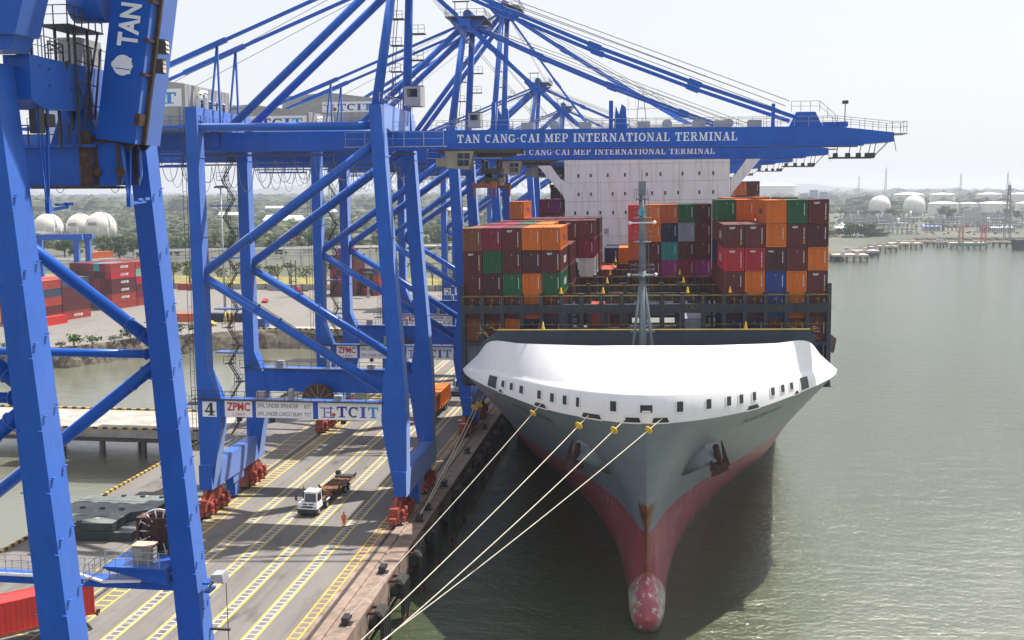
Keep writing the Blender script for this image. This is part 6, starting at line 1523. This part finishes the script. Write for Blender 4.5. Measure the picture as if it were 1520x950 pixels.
# blue yard gantry over the stacks
o = thing('yard_gantry', 'blue rubber tyred gantry crane behind the left container stacks', 'gantry crane', (-220,365,0))
for x in (-230.2,-210.8):
    for y in (361,369): m = MB(); m.box(x-1.0,y-.6,1,x+1.0,y+.6,22.6); part(o, 'leg', m, BLUE)
m = MB(); m.box(-233,361,22.4,-208.5,362,24.4); part(o, 'girder', m, BLUE); m = MB(); m.box(-233,368,22.4,-208.5,369,24.4); part(o, 'girder', m, BLUE)
m = MB(); m.rail([(-233,361,24.4),(-208.5,361,24.4)],1.1,.1,2); part(o, 'guard_rail', m, GALV); m = MB(); m.box(-229,360.5,24.4,-225,369.5,25.2); part(o, 'trolley', m, HOUSE)
for x in (-230.2,-210.8):
    for y in (361,369): m = MB(); m.tube((x-.4,y,.8),(x+.4,y,.8),.8,n=12); part(o, 'wheel', m, TYRE)

# ---------------------------------------------------------------- pipe racks, tanks, houses
PIPEW = mat('pipe_grey_white', (.50,.50,.49), .6, var=.1); TANKW = mat('tank_white', (.62,.60,.56), .5, var=.06, scale=.1, dirt=(.45,.28,.15), dirt_amt=.45, dirt_scale=.12, streak=True)
def rack(p, q, h, label, step=9):
    p = Vector(p); q = Vector(q); o = thing('pipe_rack', label, 'pipe rack', tuple(p)); L = (q-p).length; n = int(L/step); m = MB(); d_ = (q-p).normalized(); sdv = Vector((-d_.y,d_.x,0))*2.2
    for i in range(n+1):
        c = p.lerp(q,i/n)
        for s in (-1,1): m.bar(c+sdv*s, c+sdv*s+Vector((0,0,h+1.2)), .6)
        for z in (h*.62,h): m.bar(c-sdv+Vector((0,0,z)), c+sdv+Vector((0,0,z)), .3)
    part(o, 'frame', m, PIPEW)
    for k in range(4):
        for z in (h*.62+.4,h+.4):
            a = sdv*(-.8+k*.5); m = MB(); m.tube(p+a+Vector((0,0,z)), q+a+Vector((0,0,z)), .4, n=6); part(o, 'pipe', m, PIPEW)
    m = MB()
    for s in (-1,1): m.bar(p+sdv*s*1.05+Vector((0,0,h+1.1)), q+sdv*s*1.05+Vector((0,0,h+1.1)), .5)
    part(o, 'side_beam', m, PIPEW)
rack((-335,508,0),(-262,503,0),4.6,'white pipe rack passing behind the left container stacks')
rack((-262,503,0),(-60,598,0),9.2,'long white two-deck pipe rack beyond the yard trees')
def sphere(x, y, r_, label, group, txt=None):
    o = thing('sphere_tank', label, 'sphere tank', (x,y,0), 0, group); m = MB(); zc = r_*1.03
    m.lathe([(max(.01,r_*math.sin(math.pi*i/18)),-r_*math.cos(math.pi*i/18)) for i in range(19)],(x,y,zc),28); part(o, 'shell', m, TANKW)
    for i in range(10): a = i*.6283; mm = MB(); mm.tube((x+r_*.97*math.cos(a),y+r_*.97*math.sin(a),0),(x+r_*.97*math.cos(a),y+r_*.97*math.sin(a),zc),.45,n=6); part(o, 'leg', mm, PIPEW)
    m = MB(); pts = [(x+(r_+.3)*math.sin(a_*.15)*.9,y-(r_+.3)*math.sin(a_*.15)*.44,zc+(r_+.3)*math.cos(a_*.15)) for a_ in range(11)]; m.path(pts,.35,5); m.rail([(x-2,y-1,zc+r_-.2),(x+2,y-1,zc+r_-.2)],1.6,.2,1); part(o, 'stair', m, PIPEW)
    if txt: part(o, 'lettering', text_on(txt,x-4.5,x+3.0,zc+1.6,zc+4.0,y-r_*.97-.3,.03), BLACK)
for i, (x, y, r_) in enumerate(((-478,779,11.4),(-458,792,11.2),(-435,782,11.9))): sphere(x, y, r_, f'white gas sphere beyond the left stacks, {ORD[i]} from the left', 'gas spheres at the left', 'AGC' if i else None)
for i, (x, y) in enumerate(((326,1582),(374,1582))): sphere(x, y, 15.3, ('left','right')[i]+' white gas sphere of the pair beyond the river', 'gas spheres beyond the river')
def tank(x, y, r_, h, label, group):
    o = thing('storage_tank', label, 'storage tank', (x,y,0), 0, group); m = MB(); m.lathe([(r_,0),(r_,h)],(x,y,0),36); part(o, 'shell', m, TANKW)
    m = MB(); m.lathe([(r_+.4,h),(r_*.6,h+r_*.09),(.01,h+r_*.14)],(x,y,0),36); part(o, 'roof', m, WHITE)
    m = MB()
    for i in range(14): a = -2.4+i*.11; m.box(x+(r_+.5)*math.cos(a)-.6,y+(r_+.5)*math.sin(a)-.6,h*i/14,x+(r_+.5)*math.cos(a)+.6,y+(r_+.5)*math.sin(a)+.6,h*(i+1)/14)
    part(o, 'spiral_stair', m, PIPEW)
for i, (x, r_) in enumerate(((482,28),(543,22.6),(627,23),(686,23),(745,23),(800,23))): tank(x,2085,r_,30,f'large white oil tank in the back row beyond the river, {ORD[i]} from the left','back row of oil tanks')
for i, (x, r_) in enumerate(((435,22),(471,13.6),(507,21.7),(560,21),(610,21))): tank(x,1662,r_,18.5,f'lower white oil tank in the front row beyond the river, {ORD[i]} from the left','front row of oil tanks')
tank(390,3457,66,52,'huge white gas tank with a domed roof behind the container stacks','gas tank')
def building(x, y, wx, wy, h, label, wallm, roofm, pitched=False, group=None, floors=0):
    o = thing('building', label, 'building', (x,y,0), 0, group); m = MB(); m.box(x-wx/2,y-wy/2,0,x+wx/2,y+wy/2,h); part(o, 'wall', m, wallm); m = MB()
    if pitched: m.prism([(x-wx/2-.6,y-wy/2-.6,h),(x-wx/2-.6,y+wy/2+.6,h),(x-wx/2-.6,y,h+wy*.22)][::-1],(wx+1.2,0,0))
    else: m.box(x-wx/2-.4,y-wy/2-.4,h,x+wx/2+.4,y+wy/2+.4,h+.6)
    part(o, 'roof', m, roofm)
    for f in range(max(floors,1)):
        k = max(2,int(wx/5))
        for i in range(k): px = x-wx/2+(i+.5)*wx/k; mm = MB(); mm.box(px-.9,y-wy/2-.12,h*(f+.45)/max(floors,1),px+.9,y-wy/2+.02,h*(f+.8)/max(floors,1)); part(o, 'window', mm, GLASS)
ROOFO = mat('roof_terracotta', (.50,.19,.10), .8, var=.2); WALLO = mat('wall_ochre', (.50,.36,.26), .8); WALLP = mat('wall_pale', (.50,.49,.47), .8)
building(-445,1229,44,26,5.4,'white roofed warehouse in the far woods at the left',WALLP,WHITE,True)
for i, (x, y, wd) in enumerate(((-305,776,16),(-283,790,14),(-264,778,15),(-240,800,16))): building(x,y,wd,9,2.6,f'low terracotta roofed house beyond the pipe rack, {ORD[i]} from the left',WALLO,ROOFO,True,'terracotta houses beyond the pipe rack')
building(-112,960,34,14,8,'long red roofed hall in the far woods right of crane 3',WALLP,mat('roof_red',(.5,.06,.05),.7),True)
for i in range(7): building((-620,-520,-700,-380,-330,-560,-210)[i],(1480,1640,1900,1450,1750,2300,1500)[i],(30,26,44,20,34,60,24)[i],16,(6,7,9,6,8,9,6)[i],f'pale low shed scattered in the far woods, {ORD[i]} of seven',WALLP,WHITE,True,'pale sheds in the far woods')
SILO = mat('silo_concrete', (.36,.36,.37), .8)
building(380,1442,10,10,18,'slim grey concrete tower beyond the river',SILO,SILO,False,None,3)
o = thing('silo_block', 'square grey silo block on legs beyond the river', 'silo', (339,1182,0)); m = MB(); m.box(331.4,1176,5,346.6,1190,18.5); m.box(338,1177,18.5,346.6,1189,21); part(o, 'body', m, SILO)
for x in (332,338,345.5):
    for y in (1177,1188.5): m = MB(); m.box(x,y,0,x+1,y+1,5); part(o, 'leg', m, SILO)
# blue office blocks far beyond the stacks
for i in range(4): building(345+i*24,2500+i*15,16,14,(30,38,34,26)[i],f'distant blue-grey tower block behind the container ship, {ORD[i]} from the left',mat('wall_blue_grey',(.16,.19,.30),.7),SILO,False,'distant blue tower blocks',5)
# ---------------------------------------------------------------- refinery clutter and jetties beyond the river
PLANT = mat('plant_grey', (.22,.23,.24), .7, var=.2)
rp = random.Random(12)
for i in range(48):
    y = rp.uniform(955,1500); x = rp.uniform(.15,.36)*y; wd = rp.uniform(18,44); h = rp.uniform(6,13)
    o = thing('process_frame', 'grey open steel process frame beyond the river', 'process frame', (x,y,0), rp.uniform(-.1,.1), 'process frames of the plant beyond the river'); m = MB(); k = int(wd/4)
    for a in range(k+1):
        for b in (0,5): m.box(a*4-.25,b-.25,0,a*4+.25,b+.25,h)
    fr_ = lp(o, 'frame', m, PLANT); m = MB()
    for z in (h*.5,h): 
        m.box(0,-.3,z-.3,k*4,.3,z); m.box(0,4.7,z-.3,k*4,5.3,z)
    lp(o, 'beam', m, PLANT); m = MB()
    for q in range(3): m.tube((0,1+q*1.4,h*.5+.5),(k*4,1+q*1.4,h*.5+.5),.5,n=6)
    if rp.random() < .5: m.tube((k*2,2.5,0),(k*2,2.5,h*1.3),1.3,n=8)
    lp(o, 'pipework', m, TANKW if rp.random() < .4 else PLANT)
for i in range(7): building(rp.uniform(170,420),rp.uniform(960,1120),rp.uniform(14,30),9,rp.uniform(3,5),f'low plant building behind the far jetties, {ORD[i]} of seven',WALLP,(WHITE,mat('roof_blue',(.08,.12,.4),.6),mat('roof_green',(.1,.25,.2),.6))[i % 3],True,'low plant buildings behind the far jetties')
for i, (x, y) in enumerate(((230,826),(247,829))):
    o = thing('loading_tower', ('left','right')[i]+' red steel loading tower on the green jetty', 'loading tower', (x,y,0), 0, 'red loading towers'); m = MB(); LT = mat('tower_red',(.42,.09,.07),.6)
    for a, b in ((-1.5,-1.5),(1.5,-1.5),(1.5,1.5),(-1.5,1.5)): m.bar((a,b,-.8),(a*.8,b*.8,12.5),.4)
    lp(o, 'mast', m, LT); m = MB()
    for z in (2,5,8,11): m.box(-1.9,-1.9,z,1.9,1.9,z+.25)
    m.bar((0,0,11),(3.4,0,13.5),.4); m.bar((3.4,0,13.5),(3.8,0,9),.3); lp(o, 'platform', m, LT)
JET = mat('jetty_concrete', (.42,.38,.33), .8, var=.15); JETG = mat('jetty_green', (.10,.25,.20), .7)
def jetty(x0, x1, y0, y1, label, side=None):
    o = thing('jetty', label, 'jetty', ((x0+x1)/2,(y0+y1)/2,-5), 0, 'jetties on the far shore'); m = MB(); m.box(x0,y0,-1.8,x1,y1,-.6); part(o, 'deck', m, JET)
    if side: m = MB(); m.box(x0-.1,y0-.3,-3.2,x1+.1,y0-.05,-.9); part(o, 'fender_skirt', m, side)
    n = max(2,int((x1-x0)/4))
    for i in range(n+1): m = MB(); m.tube((x0+.8+(x1-x0-1.6)*i/n,y0+1,-7),(x0+.8+(x1-x0-1.6)*i/n,y0+1,-1.8),.6,n=7); part(o, 'pile', m, PILE)
    for k in range(2): m = MB(); cx = x0+(x1-x0)*(.3+.4*k); m.box(cx-1.2,y0+2,-.6,cx+1.2,y0+5,1.2); part(o, 'deck_hut', m, JET if k else SILO)
jetty(178,203,826,838,'concrete jetty head left of the green jetty'); jetty(162,175,783,792,'small concrete dolphin beside the tugboat'); jetty(224,251,831,841,'jetty with a green skirt under the red loading towers',JETG); jetty(219,225,850,858,'narrow mooring dolphin left of the green jetty'); jetty(112,134,676,690,'low pale jetty nearest to the container ship'); jetty(120,150,722,732,'pale jetty behind the tugboat')
m = MB(); m.box(140,866,-2,330,870,-.9); jt = solo('approach_trestle', m, JET, 'long pale trestle linking the far jetties', 'trestle', (230,868,-5)); m = MB()
for i in range(38): m.box(141+i*5,866.5,-7,141.6+i*5,869.5,-2)
part(jt, 'pier', m, PILE)
# tugboat
o = thing('tugboat', 'small tugboat with white and blue wheelhouse beside the far jetty', 'tugboat', (147,743,-5), R(-60)); m = MB()
pr = [(-2.6,-8),(2.6,-8),(3.0,0),(2.6,6),(0,10),(-2.6,6),(-3.0,0)]; m.prism([(a*.8,b*.95,-1) for a, b in pr],(0,0,.1)); m.add([(a*.85,b*.95,-.9) for a, b in pr]+[(a,b,1.8+(.8 if b > 5 else 0)) for a, b in pr],[(i,(i+1)%7,7+(i+1)%7,7+i) for i in range(7)]+[tuple(range(7,14))]); lp(o, 'hull', m, mat('tug_navy',(.02,.025,.06),.5))
m = MB(); m.box(-1.8,-1,1.8,1.8,4.5,3.8); m.box(-1.3,.5,3.8,1.3,3.6,6.0); lp(o, 'wheelhouse', m, WHITE); m = MB(); m.box(-1.35,.45,4.6,1.35,3.65,5.4); lp(o, 'window', m, mat('tug_blue_glass',(.03,.05,.2),.2)); m = MB(); m.tube((0,-.5,3.8),(0,-.5,8.5),.15,n=6); m.tube((-.9,-2,1.8),(-.9,-2,5),.4,n=8); m.tube((.9,-2,1.8),(.9,-2,5),.4,n=8); lp(o, 'funnel', m, DARKST)
# dark coaster at the far right
o = thing('cargo_ship', 'dark blue coaster with pale deck cranes moored at far right', 'cargo ship', (283,826,-5), 0); m = MB()
pr = [(-15,-3.4),(-11,-4.8),(40,-4.8),(40,4.8),(-11,4.8),(-15,3.4),(-17.5,0)]; m.add([(a+(1.5 if a < -12 else 0),b*.9,-1) for a, b in pr]+[(a,b,6.0+(1.4 if a < -10 else 0)) for a, b in pr],[(i,(i+1)%7,7+(i+1)%7,7+i) for i in range(7)]+[tuple(range(7,14))]); lp(o, 'hull', m, mat('coaster_navy',(.025,.03,.06),.5))
for x in (-6,-1,5,12): m = MB(); m.tube((x,0,6),(x,0,22+(x % 3)*2),.6,.4,n=8); m.bar((x,0,20),(x+6,0,9),.4); lp(o, 'deck_crane', m, PIPEW)
m = MB(); m.box(20,-4,6,34,4,16); lp(o, 'deckhouse', m, WHITE)
# thin towers on the skyline
def lattice(x, y, h, wd, label, mt=PLANT):
    o = thing('lattice_tower', label, 'lattice tower', (x,y,0), 0, 'thin towers on the skyline'); m = MB()
    for a, b in ((-1,-1),(1,-1),(1,1),(-1,1)): m.bar((a*wd,b*wd,0),(a*wd*.25,b*wd*.25,h),.3+h*.004)
    for i in range(10):
        z = h*i/10; f = 1-.75*i/10; m.bar((-wd*f,-wd*f,z),(wd*f*.93,-wd*f,z+h*.1),.25); m.bar((wd*f,wd*f,z),(-wd*f*.93,wd*f,z+h*.1),.25)
    lp(o, 'frame', m, mt); m = MB(); m.box(-wd*.9,-wd*.9,h*.9,wd*.9,wd*.9,h*.9+.6); m.bar((0,0,h*.95),(0,0,h*1.08),.3); lp(o, 'top_platform', m, mt)
lattice(273,858,43,2.2,'grey lattice mast rising above the dark coaster at far right')
for i, (x, y, h) in enumerate(((560,3000,75),(610,2900,95),(800,2900,80),(980,3100,85),(1010,2700,90),(1100,2800,88),(-600,1900,50),(-690,2100,60))): lattice(x,y,h,3.0,f'faint thin tower on the hazy skyline, {ORD[i]} from the middle')
# ---------------------------------------------------------------- haze
m = MB(); m.box(-12500,-320,-7.5,12500,12500,130)
HZ = bpy.data.materials.new('haze_air'); HZ.use_nodes = True; t = HZ.node_tree
t.nodes.remove(t.nodes['Principled BSDF']); pv = t.nodes.new('ShaderNodeVolumePrincipled')
pv.inputs['Color'].default_value = (0.80,0.86,0.98,1); pv.inputs['Density'].default_value = 0.00014; pv.inputs['Anisotropy'].default_value = 0.3
t.links.new(pv.outputs[0], t.nodes['Material Output'].inputs['Volume'])
hz = link('haze', m.mesh('haze', HZ)); hz['kind'] = 'stuff'
